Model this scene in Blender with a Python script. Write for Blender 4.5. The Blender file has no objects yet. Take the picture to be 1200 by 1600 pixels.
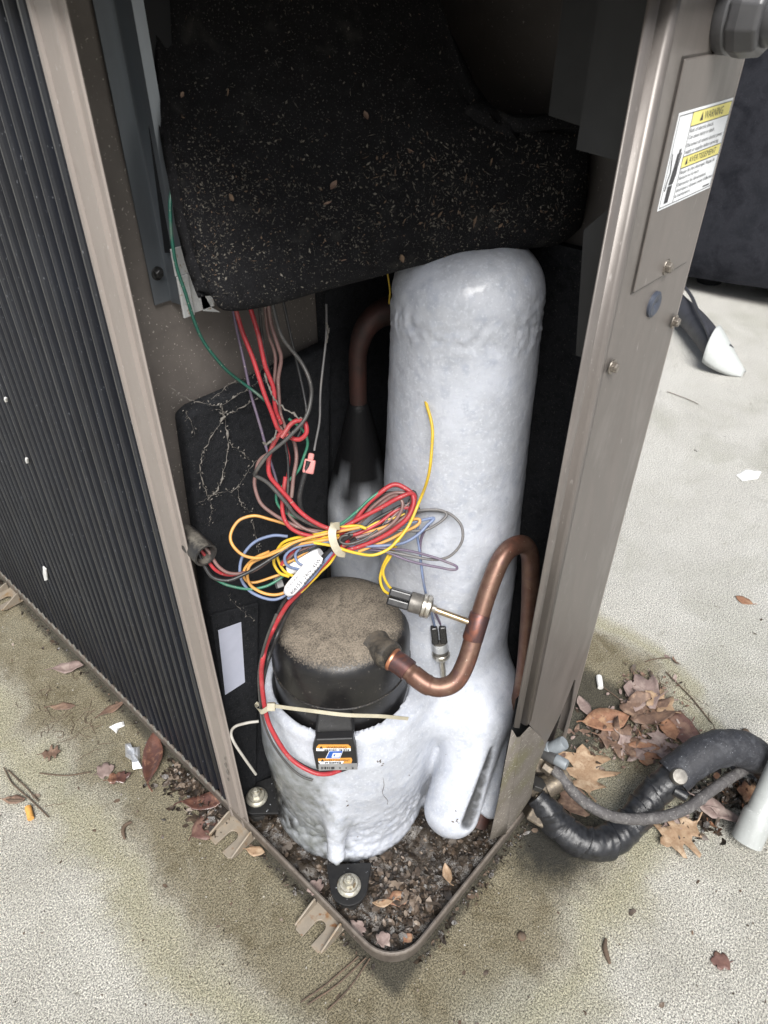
import bpy, bmesh, math, random
import numpy as np
from mathutils import Vector, Matrix, noise as mnoise

random.seed(7); rng = np.random.default_rng(7)
S = bpy.context.scene
COL = S.collection

# ------------------------------------------------------------------ camera
TH = math.radians(37.8); FPX = 1109.0
AZ = math.radians(42.35)
CAM = Vector((-.279, -.235, 1.09))
RT = Vector((math.sin(AZ), -math.cos(AZ), 0))
FH = Vector((math.cos(AZ), math.sin(AZ), 0))
FW = FH * math.cos(TH) + Vector((0, 0, -math.sin(TH)))
UP = FH * math.sin(TH) + Vector((0, 0, math.cos(TH)))
cd = bpy.data.cameras.new('camera'); cam = bpy.data.objects.new('camera', cd); COL.objects.link(cam)
cam.matrix_world = Matrix(((RT.x, UP.x, -FW.x, CAM.x), (RT.y, UP.y, -FW.y, CAM.y), (RT.z, UP.z, -FW.z, CAM.z), (0, 0, 0, 1)))
cd.sensor_fit = 'VERTICAL'; cd.sensor_height = 36.0; cd.lens = FPX / 1600 * 36.0
cd.clip_start = .02; cd.clip_end = 500
cd.dof.use_dof = True; cd.dof.focus_distance = .93; cd.dof.aperture_fstop = 13.0
S.camera = cam

# ------------------------------------------------------------------ world, sun, exposure
SUN_EL, SUN_AZ = math.radians(52), math.radians(226)      # azimuth of the sun, counted from +X towards +Y
w = bpy.data.worlds.new("World"); S.world = w; w.use_nodes = True
nt = w.node_tree; bg = nt.nodes['Background']
sky = nt.nodes.new('ShaderNodeTexSky'); sky.sky_type = 'NISHITA'; sky.sun_disc = False
sky.sun_elevation = SUN_EL; sky.sun_rotation = math.pi / 2 - SUN_AZ
sky.air_density = 1.0; sky.dust_density = 3.0
hs = nt.nodes.new('ShaderNodeHueSaturation'); hs.inputs['Saturation'].default_value = .5   # overcast: greyer than a clear sky
nt.links.new(sky.outputs[0], hs.inputs['Color']); nt.links.new(hs.outputs[0], bg.inputs[0])
bg.inputs[1].default_value = .07
sl = bpy.data.lights.new('sun', 'SUN'); so = bpy.data.objects.new('sun', sl); COL.objects.link(so)
sl.energy = 3.1; sl.angle = math.radians(30); sl.color = (1, .98, .95)
sd = Vector((math.cos(SUN_EL) * math.cos(SUN_AZ), math.cos(SUN_EL) * math.sin(SUN_AZ), math.sin(SUN_EL)))
so.rotation_euler = sd.to_track_quat('Z', 'Y').to_euler(); so.location = sd * 20
S.view_settings.view_transform = 'Standard'; S.view_settings.look = 'None'
S.view_settings.exposure = .82; S.view_settings.gamma = 1; S.view_settings.use_curve_mapping = False

# ------------------------------------------------------------------ rays (measured points of the place)
def ray(u, v):
    return RT * ((u - 600) / FPX) + FW - UP * ((v - 800) / FPX)
def at(u, v, t): return CAM + ray(u, v) * t
def _on(ax, u, v, c):
    r = ray(u, v); return CAM + r * ((c - CAM[ax]) / r[ax])
def onX(u, v, c): return _on(0, u, v, c)
def onY(u, v, c): return _on(1, u, v, c)
def onZ(u, v, c): return _on(2, u, v, c)
def on_cyl(u, v, cx, cy, r):
    if r > .112: r += .008                                  # clear of the ice coat
    d = ray(u, v); ox, oy = CAM.x - cx, CAM.y - cy
    a = d.x * d.x + d.y * d.y; b = 2 * (ox * d.x + oy * d.y); c = ox * ox + oy * oy - r * r
    q = b * b - 4 * a * c
    t = (-b - math.sqrt(q)) / (2 * a) if q > 0 else -b / (2 * a)
    return CAM + d * t

# ------------------------------------------------------------------ materials
MATS = {}
def mat(name, cols, rough=.6, metal=0., scale=40., detail=6., pos=(.35, .65), speck=None, bump=0., bscale=None, stretch=None, spec=.5,
        rvar=.12, sub=None, coat=0., dust=None, dist=.3):
    """cols: one colour or a list mixed by noise. speck: (scale, lo, hi, colour). dust: (colour, lo, hi of normal z, noise scale)"""
    m = bpy.data.materials.new(name); m.use_nodes = True; N = m.node_tree.nodes; L = m.node_tree.links
    p = N['Principled BSDF']
    tc = N.new('ShaderNodeNewGeometry').outputs['Position']
    if stretch:
        mp = N.new('ShaderNodeMapping'); mp.inputs['Scale'].default_value = stretch; L.new(tc, mp.inputs[0]); vec = mp.outputs[0]
    else: vec = tc
    n = N.new('ShaderNodeTexNoise'); n.inputs['Scale'].default_value = scale; n.inputs['Detail'].default_value = detail
    n.inputs['Roughness'].default_value = .65; n.inputs['Distortion'].default_value = dist; L.new(vec, n.inputs['Vector'])
    if not isinstance(cols, list): cols = [cols, tuple(c * .82 for c in cols)]
    r = N.new('ShaderNodeValToRGB'); el = r.color_ramp.elements
    k = len(cols)
    for i in range(k):
        x = pos[0] + (pos[1] - pos[0]) * i / (k - 1)
        e = el[i] if i < 2 else el.new(x)
        e.position = x; e.color = (*cols[i], 1)
    L.new(n.outputs['Fac'], r.inputs[0]); out = r.outputs[0]
    specks = [] if speck is None else (speck if isinstance(speck, list) else [speck])
    for (sc, lo, hi, colr) in specks:
        n2 = N.new('ShaderNodeTexNoise'); n2.inputs['Scale'].default_value = sc; n2.inputs['Detail'].default_value = 3; L.new(vec, n2.inputs['Vector'])
        mr = N.new('ShaderNodeMapRange'); mr.inputs[1].default_value = lo; mr.inputs[2].default_value = hi; L.new(n2.outputs['Fac'], mr.inputs[0])
        mx = N.new('ShaderNodeMix'); mx.data_type = 'RGBA'; L.new(mr.outputs[0], mx.inputs[0]); L.new(out, mx.inputs[6]); mx.inputs[7].default_value = (*colr, 1)
        out = mx.outputs[2]
    rr = N.new('ShaderNodeMapRange'); rr.inputs[3].default_value = max(.02, rough - rvar); rr.inputs[4].default_value = min(1, rough + rvar)
    L.new(n.outputs['Fac'], rr.inputs[0]); rout = rr.outputs[0]
    if dust:
        dc, lo, hi, dsc = dust[:4]
        g = N.new('ShaderNodeNewGeometry'); sx = N.new('ShaderNodeSeparateXYZ'); L.new(g.outputs['Normal'], sx.inputs[0])
        n3 = N.new('ShaderNodeTexNoise'); n3.inputs['Scale'].default_value = dsc; n3.inputs['Detail'].default_value = 7; n3.inputs['Roughness'].default_value = .75; L.new(tc, n3.inputs['Vector'])
        ad = N.new('ShaderNodeMath'); ad.operation = 'MULTIPLY_ADD'; L.new(n3.outputs['Fac'], ad.inputs[0]); ad.inputs[1].default_value = 1.1; L.new(sx.outputs[2], ad.inputs[2])
        md = N.new('ShaderNodeMapRange'); md.inputs[1].default_value = lo + .55; md.inputs[2].default_value = hi + .55; L.new(ad.outputs[0], md.inputs[0])
        mx = N.new('ShaderNodeMix'); mx.data_type = 'RGBA'; L.new(md.outputs[0], mx.inputs[0]); L.new(out, mx.inputs[6]); mx.inputs[7].default_value = (*dc, 1)
        if len(dust) > 4:
            n5 = N.new('ShaderNodeTexNoise'); n5.inputs['Scale'].default_value = 30; n5.inputs['Detail'].default_value = 8; n5.inputs['Roughness'].default_value = .75; n5.inputs['Distortion'].default_value = .8; L.new(tc, n5.inputs['Vector'])
            n6 = N.new('ShaderNodeTexNoise'); n6.inputs['Scale'].default_value = 520; n6.inputs['Detail'].default_value = 3; L.new(tc, n6.inputs['Vector'])
            ml = N.new('ShaderNodeMath'); ml.operation = 'MULTIPLY_ADD'; L.new(n6.outputs['Fac'], ml.inputs[0]); ml.inputs[1].default_value = .9; L.new(n5.outputs['Fac'], ml.inputs[2])
            m7 = N.new('ShaderNodeMapRange'); m7.inputs[1].default_value = .72; m7.inputs[2].default_value = 1.12; L.new(ml.outputs[0], m7.inputs[0])
            md2 = N.new('ShaderNodeMix'); md2.data_type = 'RGBA'; L.new(m7.outputs[0], md2.inputs[0]); md2.inputs[6].default_value = (*dust[4], 1); md2.inputs[7].default_value = (*dc, 1); L.new(md2.outputs[2], mx.inputs[7])
        out = mx.outputs[2]
        mx2 = N.new('ShaderNodeMix'); L.new(md.outputs[0], mx2.inputs[0]); L.new(rout, mx2.inputs[2]); mx2.inputs[3].default_value = .95; rout = mx2.outputs[0]
    L.new(out, p.inputs['Base Color']); L.new(rout, p.inputs['Roughness'])
    p.inputs['Metallic'].default_value = metal; p.inputs['Specular IOR Level'].default_value = spec
    if coat: p.inputs['Coat Weight'].default_value = coat; p.inputs['Coat Roughness'].default_value = .14
    if sub: p.inputs['Subsurface Weight'].default_value = sub[0]; p.inputs['Subsurface Radius'].default_value = sub[1]; p.inputs['Subsurface Scale'].default_value = sub[2]
    if bump:
        nb = N.new('ShaderNodeTexNoise'); nb.inputs['Scale'].default_value = bscale or scale * 2; nb.inputs['Detail'].default_value = 8; nb.inputs['Roughness'].default_value = .7
        L.new(vec, nb.inputs['Vector'])
        b = N.new('ShaderNodeBump'); b.inputs['Strength'].default_value = bump; b.inputs['Distance'].default_value = .002
        L.new(nb.outputs['Fac'], b.inputs['Height']); L.new(b.outputs[0], p.inputs['Normal'])
    MATS[name] = m; return m

TAUPE = (.30, .262, .232)
mat('taupe', [(.265, .232, .21), (.215, .187, .168)], .42, 0, 9, speck=[(420, .69, .75, (.36, .335, .315)), (60, .60, .8, (.19, .162, .143))], stretch=(1, 1, .35), bump=.05, bscale=300)
mat('taupe_face', [(.19, .172, .160), (.14, .126, .116), (.172, .153, .141)], .38, .25, 14, speck=[(420, .69, .76, (.30, .28, .262)), (38, .58, .8, (.125, .108, .098)), (120, .70, .78, (.28, .262, .248))], stretch=(1, 1, .3), bump=.04, bscale=300)
mat('taupe_shaded', [(.05, .043, .04), (.035, .03, .028)], .6, 0, 12, speck=(400, .68, .74, (.15, .14, .13)))  # taupe side wall with the dim interior's shade put into its colour
mat('taupe_inner', [(.135, .119, .108), (.092, .081, .073)], .6, 0, 12, speck=(400, .66, .72, (.4, .37, .33)), bump=.06, bscale=200)  # taupe paint darkened to carry the shade inside the cabinet
mat('taupe_dirty', [(.17, .152, .135), (.125, .11, .094), (.12, .11, .068)], .6, 0, 11, speck=(300, .62, .7, (.36, .34, .3)), bump=.15, bscale=250)
mat('pan_metal', [(.19, .165, .142), (.12, .1, .084)], .55, .2, 50, speck=(400, .6, .68, (.08, .06, .045)), bump=.12, bscale=300)
mat('tab_rust', [(.235, .205, .165), (.28, .24, .19), (.24, .16, .085)], .55, .2, 38, pos=(.35, .72), speck=(90, .62, .74, (.19, .085, .03)), bump=.1, bscale=300)
mat('dark_edge', [(.06, .052, .046), (.03, .027, .024)], .6, 0, 60, bump=.1)
mat('rib_black', [(.011, .013, .019), (.007, .008, .012)], .33, 0, 25, speck=[(520, .70, .74, (.17, .18, .2))], stretch=(1, 1, .45), bump=.04, bscale=200)
mat('rib_dust', [(.28, .27, .24), (.14, .135, .12)], .9, 0, 120, bump=.3)
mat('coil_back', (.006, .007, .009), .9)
mat('foam', [(.011, .012, .014), (.020, .021, .024), (.012, .013, .015)], .95, 0, 70, speck=(700, .64, .7, (.075, .073, .07)), bump=.9, bscale=420, spec=.15)
mat('foam_dusty', [(.007, .007, .008), (.0125, .0125, .014)], .95, 0, 70, speck=[(650, .63, .70, (.085, .082, .078)), (35, .62, .8, (.034, .033, .031))], bump=.9, bscale=420, spec=.15)
mat('galvanised', [(.20, .22, .245), (.155, .172, .19)], .38, .75, 18, stretch=(1, 1, .1), bump=.03)
mat('galv_bright', [(.55, .56, .56), (.42, .43, .43)], .5, .5, 60, speck=(200, .62, .7, (.3, .24, .17)), bump=.05)
mat('dark_sheet', [(.008, .009, .011), (.006, .0065, .008)], .5, .2, 20)
mat('screw_metal', [(.35, .32, .28), (.12, .1, .085)], .4, .8, 300)
mat('screw_dark', [(.05, .05, .05), (.02, .02, .02)], .4, .6, 300)
mat('compressor_black', [(.007, .007, .008), (.014, .013, .0125)], .33, 0, 40, speck=(260, .66, .74, (.10, .09, .08)), bump=.05, bscale=200,
    dust=((.225, .19, .148), .66, .93, 420, (.055, .046, .036)))
mat('compressor_gloss', [(.010, .010, .011), (.02, .02, .02)], .22, 0, 80, speck=(190, .69, .73, (.6, .62, .65)), bump=.15, bscale=150)
mat('rubber_wet', [(.010, .010, .011), (.016, .016, .016)], .55, 0, 80, speck=[(190, .70, .74, (.4, .42, .45))], bump=.2, bscale=150, spec=.3)
mat('cover_black', [(.014, .0145, .0155), (.010, .010, .011)], .45, 0, 60, bump=.05)
mat('stub_steel', [(.10, .09, .075), (.045, .042, .038), (.13, .11, .085)], .5, .4, 90, bump=.1, dust=((.12, .10, .078), .75, 1.1, 200))
mat('copper', [(.24, .102, .07), (.14, .072, .053), (.19, .115, .083), (.115, .052, .044)], .42, .6, 26, pos=(.25, .75), speck=[(70, .60, .72, (.15, .085, .075)), (400, .7, .74, (.4, .33, .26))], bump=.04, bscale=200)
mat('copper_burnt', [(.15, .068, .06), (.10, .062, .062), (.2, .08, .055)], .45, .7, 50, bump=.06)
mat('copper_bright', [(.62, .27, .15), (.45, .2, .12)], .4, .85, 60)
mat('copper_dark', [(.05, .02, .016), (.026, .016, .014)], .6, .4, 40, bump=.1)
mat('brass_tube', [(.45, .36, .22), (.36, .27, .17), (.5, .43, .33)], .33, .9, 60)
mat('steel_ring', [(.55, .53, .48), (.4, .37, .32)], .35, .9, 80, bump=.04)
mat('steel_dusty', [(.22, .21, .19), (.12, .11, .10)], .5, .6, 80, bump=.1)
mat('plastic_black', [(.012, .012, .013), (.022, .022, .022)], .25, 0, 60)
mat('rubber', [(.012, .012, .013), (.025, .024, .022)], .5, 0, 60, bump=.2)
mat('bolt_zinc', [(.55, .54, .47), (.36, .34, .28), (.6, .58, .52)], .42, .6, 90, speck=(120, .6, .68, (.22, .17, .11)), bump=.1)
mat('cable_tie', [(.42, .385, .29), (.34, .31, .23)], .45, 0, 60, sub=(.2, (.01, .008, .005), .5))
def wire_mat(n, c, d=None):
    mat(n, [c, tuple(x * .78 for x in c)], .42, 0, 60, speck=[(500, .66, .72, d or (.33, .29, .24)), (45, .55, .78, tuple(.55 * x + .45 * y for x, y in zip(c, (.19, .165, .14))))], bump=.03)
wire_mat('w_red', (.40, .034, .042)); wire_mat('w_brown', (.20, .115, .105)); wire_mat('w_black', (.022, .022, .023), (.16, .145, .13))
wire_mat('w_greyblack', (.06, .058, .056), (.2, .18, .16)); wire_mat('w_yellow', (.68, .46, .035)); wire_mat('w_orange', (.66, .33, .085))
wire_mat('w_blue', (.175, .225, .36)); wire_mat('w_purple', (.13, .10, .15)); wire_mat('w_green', (.035, .185, .115)); wire_mat('w_grey', (.15, .145, .145)); wire_mat('w_darkgreen', (.012, .085, .06))
wire_mat('w_white', (.42, .40, .36))
mat('wire_dusty', [(.16, .145, .125), (.09, .08, .07), (.2, .18, .155)], .9, 0, 200, bump=.5, bscale=500)
mat('spade_pink', [(.62, .25, .23), (.5, .19, .18)], .4, 0, 100, sub=(.3, (.01, .005, .005), .3))
mat('label_white', [(.80, .82, .84), (.74, .76, .78)], .45, 0, 20)
mat('label_yellow', [(.80, .72, .22), (.72, .64, .18)], .45, 0, 20)
mat('ink', (.02, .02, .022), .5)
mat('ink_grey', (.035, .035, .04), .5)
mat('label_orange', [(.72, .33, .07), (.6, .27, .05)], .45, 0, 20)
mat('logo_blue', (.02, .10, .42), .4)
mat('plate_grey', [(.27, .27, .27), (.18, .18, .18)], .45, 0, 60)
mat('sleeve_tag', [(.86, .86, .88), (.72, .72, .75)], .42, 0, 40)
mat('sticker', [(.52, .54, .64), (.45, .47, .56)], .55, 0, 12)
mat('web', [(.20, .185, .165), (.12, .11, .098)], .95, 0, 200)
mat('chip_pale', [(.13, .12, .10), (.07, .063, .052), (.19, .175, .15)], .9, 0, 60)
mat('chip_tan', [(.15, .10, .065), (.075, .05, .034)], .85, 0, 60, bump=.2)
mat('litter_dark', [(.032, .024, .018), (.018, .014, .011), (.06, .043, .03)], .33, 0, 70, bump=.5, bscale=200, spec=.6)
mat('litter_mid', [(.08, .058, .042), (.045, .033, .025), (.125, .09, .063)], .42, 0, 70, bump=.4, bscale=200)
mat('litter_pale', [(.22, .175, .135), (.14, .105, .08)], .42, 0, 70, bump=.4, bscale=200)
mat('wet_soil', [(.030, .024, .018), (.055, .043, .032), (.015, .012, .010)], .22, 0, 60, bump=1.0, bscale=120, spec=.7)
mat('leaf_tan', [(.36, .255, .165), (.27, .175, .105), (.42, .315, .215)], .65, 0, 45, speck=(200, .62, .72, (.2, .12, .07)), bump=.3, bscale=150)
mat('leaf_orange', [(.31, .165, .095), (.22, .11, .065), (.36, .225, .135)], .6, 0, 40, speck=(200, .6, .7, (.16, .08, .05)), bump=.3, bscale=150)
mat('leaf_brown', [(.20, .125, .085), (.12, .075, .055), (.27, .18, .125)], .6, 0, 45, bump=.35, bscale=150)
mat('leaf_red', [(.17, .092, .072), (.115, .06, .05), (.22, .135, .10)], .5, 0, 45, bump=.35, bscale=150)
mat('leaf_mauve', [(.27, .205, .185), (.2, .145, .13), (.32, .255, .225)], .6, 0, 45, bump=.35, bscale=150)
mat('leaf_wet', [(.13, .06, .042), (.075, .036, .03), (.24, .125, .08)], .25, 0, 40, bump=.4, bscale=120, coat=.4)
mat('twig', [(.14, .095, .065), (.075, .055, .04)], .8, 0, 90, bump=.4)
mat('butt_orange', [(.72, .38, .10), (.55, .27, .07)], .75, 0, 90, bump=.1)
mat('paper_white', [(.80, .80, .79), (.62, .62, .60)], .6, 0, 60, bump=.3)
mat('foil', [(.75, .77, .8), (.5, .52, .55)], .3, .6, 60, bump=.5)
mat('tape', [(.011, .0115, .013), (.02, .021, .024), (.009, .0095, .011)], .32, 0, 60, speck=(330, .71, .77, (.16, .17, .18)), bump=.5, bscale=120)
mat('tape_worn', [(.034, .036, .043), (.022, .023, .028), (.055, .058, .066)], .6, 0, 45, speck=(520, .68, .74, (.36, .38, .41)), bump=.9, bscale=160)
mat('grey_pipe', [(.105, .10, .10), (.065, .06, .06), (.15, .145, .14)], .7, 0, 70, speck=(300, .62, .7, (.22, .21, .2)), bump=.7, bscale=260)
mat('valve_brass', [(.17, .14, .10), (.09, .075, .06), (.23, .19, .14)], .5, .5, 60, bump=.25)
mat('valve_cap', [(.25, .275, .295), (.19, .21, .225)], .5, .1, 60, bump=.08)
mat('cap_pewter', [(.17, .17, .17), (.11, .11, .11)], .42, .6, 60, bump=.06)
mat('pvc_grey', [(.40, .42, .41), (.33, .345, .335)], .42, 0, 30, speck=(250, .66, .72, (.55, .56, .55)), bump=.03)
mat('pvc_white', [(.50, .52, .51), (.43, .45, .44)], .5, 0, 18, bump=.05)
mat('conduit', [(.075, .075, .078), (.055, .055, .058)], .33, 0, 30, bump=.03)
mat('fabric_dark', [(.016, .0175, .022), (.024, .025, .031), (.012, .013, .017)], .8, 0, 9, speck=(500, .64, .7, (.06, .06, .07)), bump=.5, bscale=60, spec=.12)
mat('hose_grey', [(.045, .046, .055), (.034, .035, .042)], .55, 0, 30)
mat('plug_blue', [(.06, .07, .095), (.04, .047, .065)], .5, 0, 60)

def ice_mat(name='ice', dry=False):
    m = mat(name, [(.375, .395, .44), (.465, .487, .535), (.415, .437, .485)], .36, 0, 34, pos=(.3, .7), rvar=.2,
            speck=[(11, .48, .70, (.56, .59, .66)), (75, .52, .76, (.385, .415, .485)), (210, .54, .74, (.54, .565, .615)), (420, .60, .80, (.60, .625, .67))], bump=.42, bscale=240, sub=None if dry else (.15, (.015, .017, .02), .3), coat=0 if dry else .35, spec=.12 if dry else .5)
    N = m.node_tree.nodes; L = m.node_tree.links; p = N['Principled BSDF']
    src = p.inputs['Base Color'].links[0].from_socket
    # clear grey ice where it is thin, over the black shell low on the compressor
    at_ = N.new('ShaderNodeAttribute'); at_.attribute_name = 'clear'
    mx = N.new('ShaderNodeMix'); mx.data_type = 'RGBA'; L.new(at_.outputs['Fac'], mx.inputs[0]); L.new(src, mx.inputs[6]); mx.inputs[7].default_value = (.15, .158, .15, 1)
    at2 = N.new('ShaderNodeAttribute'); at2.attribute_name = 'thin'
    mx2 = N.new('ShaderNodeMix'); mx2.data_type = 'RGBA'; L.new(at2.outputs['Fac'], mx2.inputs[0]); L.new(mx.outputs[2], mx2.inputs[6]); mx2.inputs[7].default_value = (.006, .006, .0065, 1) if dry else (.022, .022, .022, 1)
    L.new(mx2.outputs[2], p.inputs['Base Color'])
ice_mat(); ice_mat('frost', True)
mat('frost_dark', [(.018, .018, .02), (.03, .03, .033), (.16, .165, .18)], .6, 0, 30, pos=(.4, .85), bump=.5, bscale=120)

def concrete_mat():
    m = bpy.data.materials.new('concrete'); m.use_nodes = True; N = m.node_tree.nodes; L = m.node_tree.links; p = N['Principled BSDF']
    def nd(t, **k):
        x = N.new(t)
        for a, b in k.items(): setattr(x, a, b)
        return x
    pos = nd('ShaderNodeNewGeometry').outputs['Position']
    def nz(sc, det=4, rough=.6, dist=0):
        n = nd('ShaderNodeTexNoise'); n.inputs['Scale'].default_value = sc; n.inputs['Detail'].default_value = det; n.inputs['Roughness'].default_value = rough
        n.inputs['Distortion'].default_value = dist; L.new(pos, n.inputs['Vector']); return n.outputs['Fac']
    def mr(x, a, b, c=0., d=1., smooth=True):
        n = nd('ShaderNodeMapRange'); n.interpolation_type = 'SMOOTHSTEP' if smooth else 'LINEAR'
        for i, v in zip((1, 2, 3, 4), (a, b, c, d)): n.inputs[i].default_value = v
        L.new(x, n.inputs[0]); return n.outputs[0]
    def ma(op, a, b):
        n = nd('ShaderNodeMath', operation=op)
        for i, v in enumerate((a, b)):
            if isinstance(v, (int, float)): n.inputs[i].default_value = v
            else: L.new(v, n.inputs[i])
        return n.outputs[0]
    def mix(f, a, b):
        n = nd('ShaderNodeMix', data_type='RGBA'); L.new(f, n.inputs[0])
        for i, v in ((6, a), (7, b)):
            if isinstance(v, tuple): n.inputs[i].default_value = (*v, 1)
            else: L.new(v, n.inputs[i])
        return n.outputs[2]
    def nd_x():
        q = nd('ShaderNodeSeparateXYZ'); L.new(pos, q.inputs[0]); return q.outputs[0]
    big = nz(5, 5, .6, .4); mid = nz(28, 5, .6, .3); grain = nz(430, 6, .85); grain2 = nz(900, 3, .8); fine = nz(150, 5, .7)
    base = mix(mr(big, .38, .62), (.66, .64, .575), (.55, .53, .465))
    base = mix(ma('MULTIPLY', mr(mid, .5, .72), .35), base, (.38, .37, .33))
    base = mix(ma('MULTIPLY', mr(nd_x(), .55, 1.0), .55), base, (.60, .595, .57))
    # algae film following the foot of the unit, ragged by noise
    sx = nd('ShaderNodeSeparateXYZ'); L.new(pos, sx.inputs[0])
    dx = ma('MAXIMUM', ma('MULTIPLY', sx.outputs[0], -1.), 0.); dy = ma('MAXIMUM', ma('MULTIPLY', sx.outputs[1], -1.), 0.)
    d = ma('SQRT', ma('ADD', ma('MULTIPLY', dx, dx), ma('MULTIPLY', dy, dy)), 0.)
    far = mr(sx.outputs[0], .62, 1.05)                       # the slab is clean further along the right side
    d = ma('ADD', d, ma('MULTIPLY', far, .5))
    dn = ma('ADD', d, ma('MULTIPLY', ma('SUBTRACT', nz(6, 5, .6, .5), .5), .20))
    film = mr(dn, .09, .185, 1., 0.)
    base = mix(ma('MULTIPLY', film, .88), base, (.225, .192, .115))
    base = mix(ma('MULTIPLY', ma('MULTIPLY', film, mr(nz(17, 6, .7, .6), .46, .68)), .62), base, (.15, .122, .068))
    base = mix(ma('MULTIPLY', ma('MULTIPLY', film, mr(nz(31, 5, .7, .4), .55, .72)), .5), base, (.40, .365, .26))
    edge = mr(dn, .12, .17, 0., 1.); edge2 = mr(dn, .17, .24, 1., 0.)
    base = mix(ma('MULTIPLY', ma('MULTIPLY', edge, edge2), .6), base, (.37, .34, .19))
    # green-grey bloom on the open slab
    base = mix(ma('MULTIPLY', mr(nz(3.3, 4, .6, .5), .5, .66), .35), base, (.36, .36, .29))
    base = mix(ma('MULTIPLY', mr(nz(22, 6, .7, .5), .60, .72), .45), base, (.20, .18, .13))
    # dark wet growth under the service valves
    def spot(cx, cy, r, sxx=1.):
        a = ma('MULTIPLY', ma('SUBTRACT', sx.outputs[0], cx), sxx); b = ma('SUBTRACT', sx.outputs[1], cy)
        q = ma('SQRT', ma('ADD', ma('MULTIPLY', a, a), ma('MULTIPLY', b, b)), 0.)
        q = ma('ADD', q, ma('MULTIPLY', ma('SUBTRACT', nz(60, 5, .7, .4), .5), .055))
        return mr(q, r * .35, r, 1., 0.)
    wet = ma('MAXIMUM', spot(.325, -.05, .095, .8), spot(.55, -.20, .07))
    contact = ma('MULTIPLY', mr(ma('ADD', d, ma('MULTIPLY', ma('SUBTRACT', fine, .5), .02)), .003, .02, 1., 0.), .8)  # dark edge drawn where the slab meets the pan
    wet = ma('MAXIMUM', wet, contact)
    # sand grain
    g = mr(grain, .43, .57, -1., 1., False); g2 = mr(grain2, .42, .58, -1., 1., False)
    gg = ma('ADD', ma('MULTIPLY', g, .70), ma('MULTIPLY', g2, .38)); gg = ma('ADD', gg, 1.0)
    gn = nd('ShaderNodeVectorMath', operation='SCALE'); L.new(base, gn.inputs[0]); L.new(gg, gn.inputs['Scale'])
    pit = mr(nz(240, 2, .5), .66, .72)
    col = mix(ma('MULTIPLY', pit, .6), gn.outputs[0], (.12, .11, .085))
    col = mix(mr(nz(190, 2, .5), .70, .74), col, (.62, .60, .55))
    col = mix(mr(nz(38, 3, .5), .735, .75), col, (.05, .042, .032))
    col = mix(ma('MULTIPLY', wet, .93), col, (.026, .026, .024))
    L.new(col, p.inputs['Base Color'])
    ro = nd('ShaderNodeMix'); L.new(wet, ro.inputs[0]); ro.inputs[2].default_value = .9; ro.inputs[3].default_value = .75; L.new(ro.outputs[0], p.inputs['Roughness'])
    p.inputs['Specular IOR Level'].default_value = .3
    h = ma('ADD', ma('MULTIPLY', grain, 1.), ma('MULTIPLY', fine, 1.2))
    b = nd('ShaderNodeBump'); b.inputs['Strength'].default_value = 1.0; b.inputs['Distance'].default_value = .004; L.new(h, b.inputs['Height']); L.new(b.outputs[0], p.inputs['Normal'])
    MATS['concrete'] = m
concrete_mat()

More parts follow.
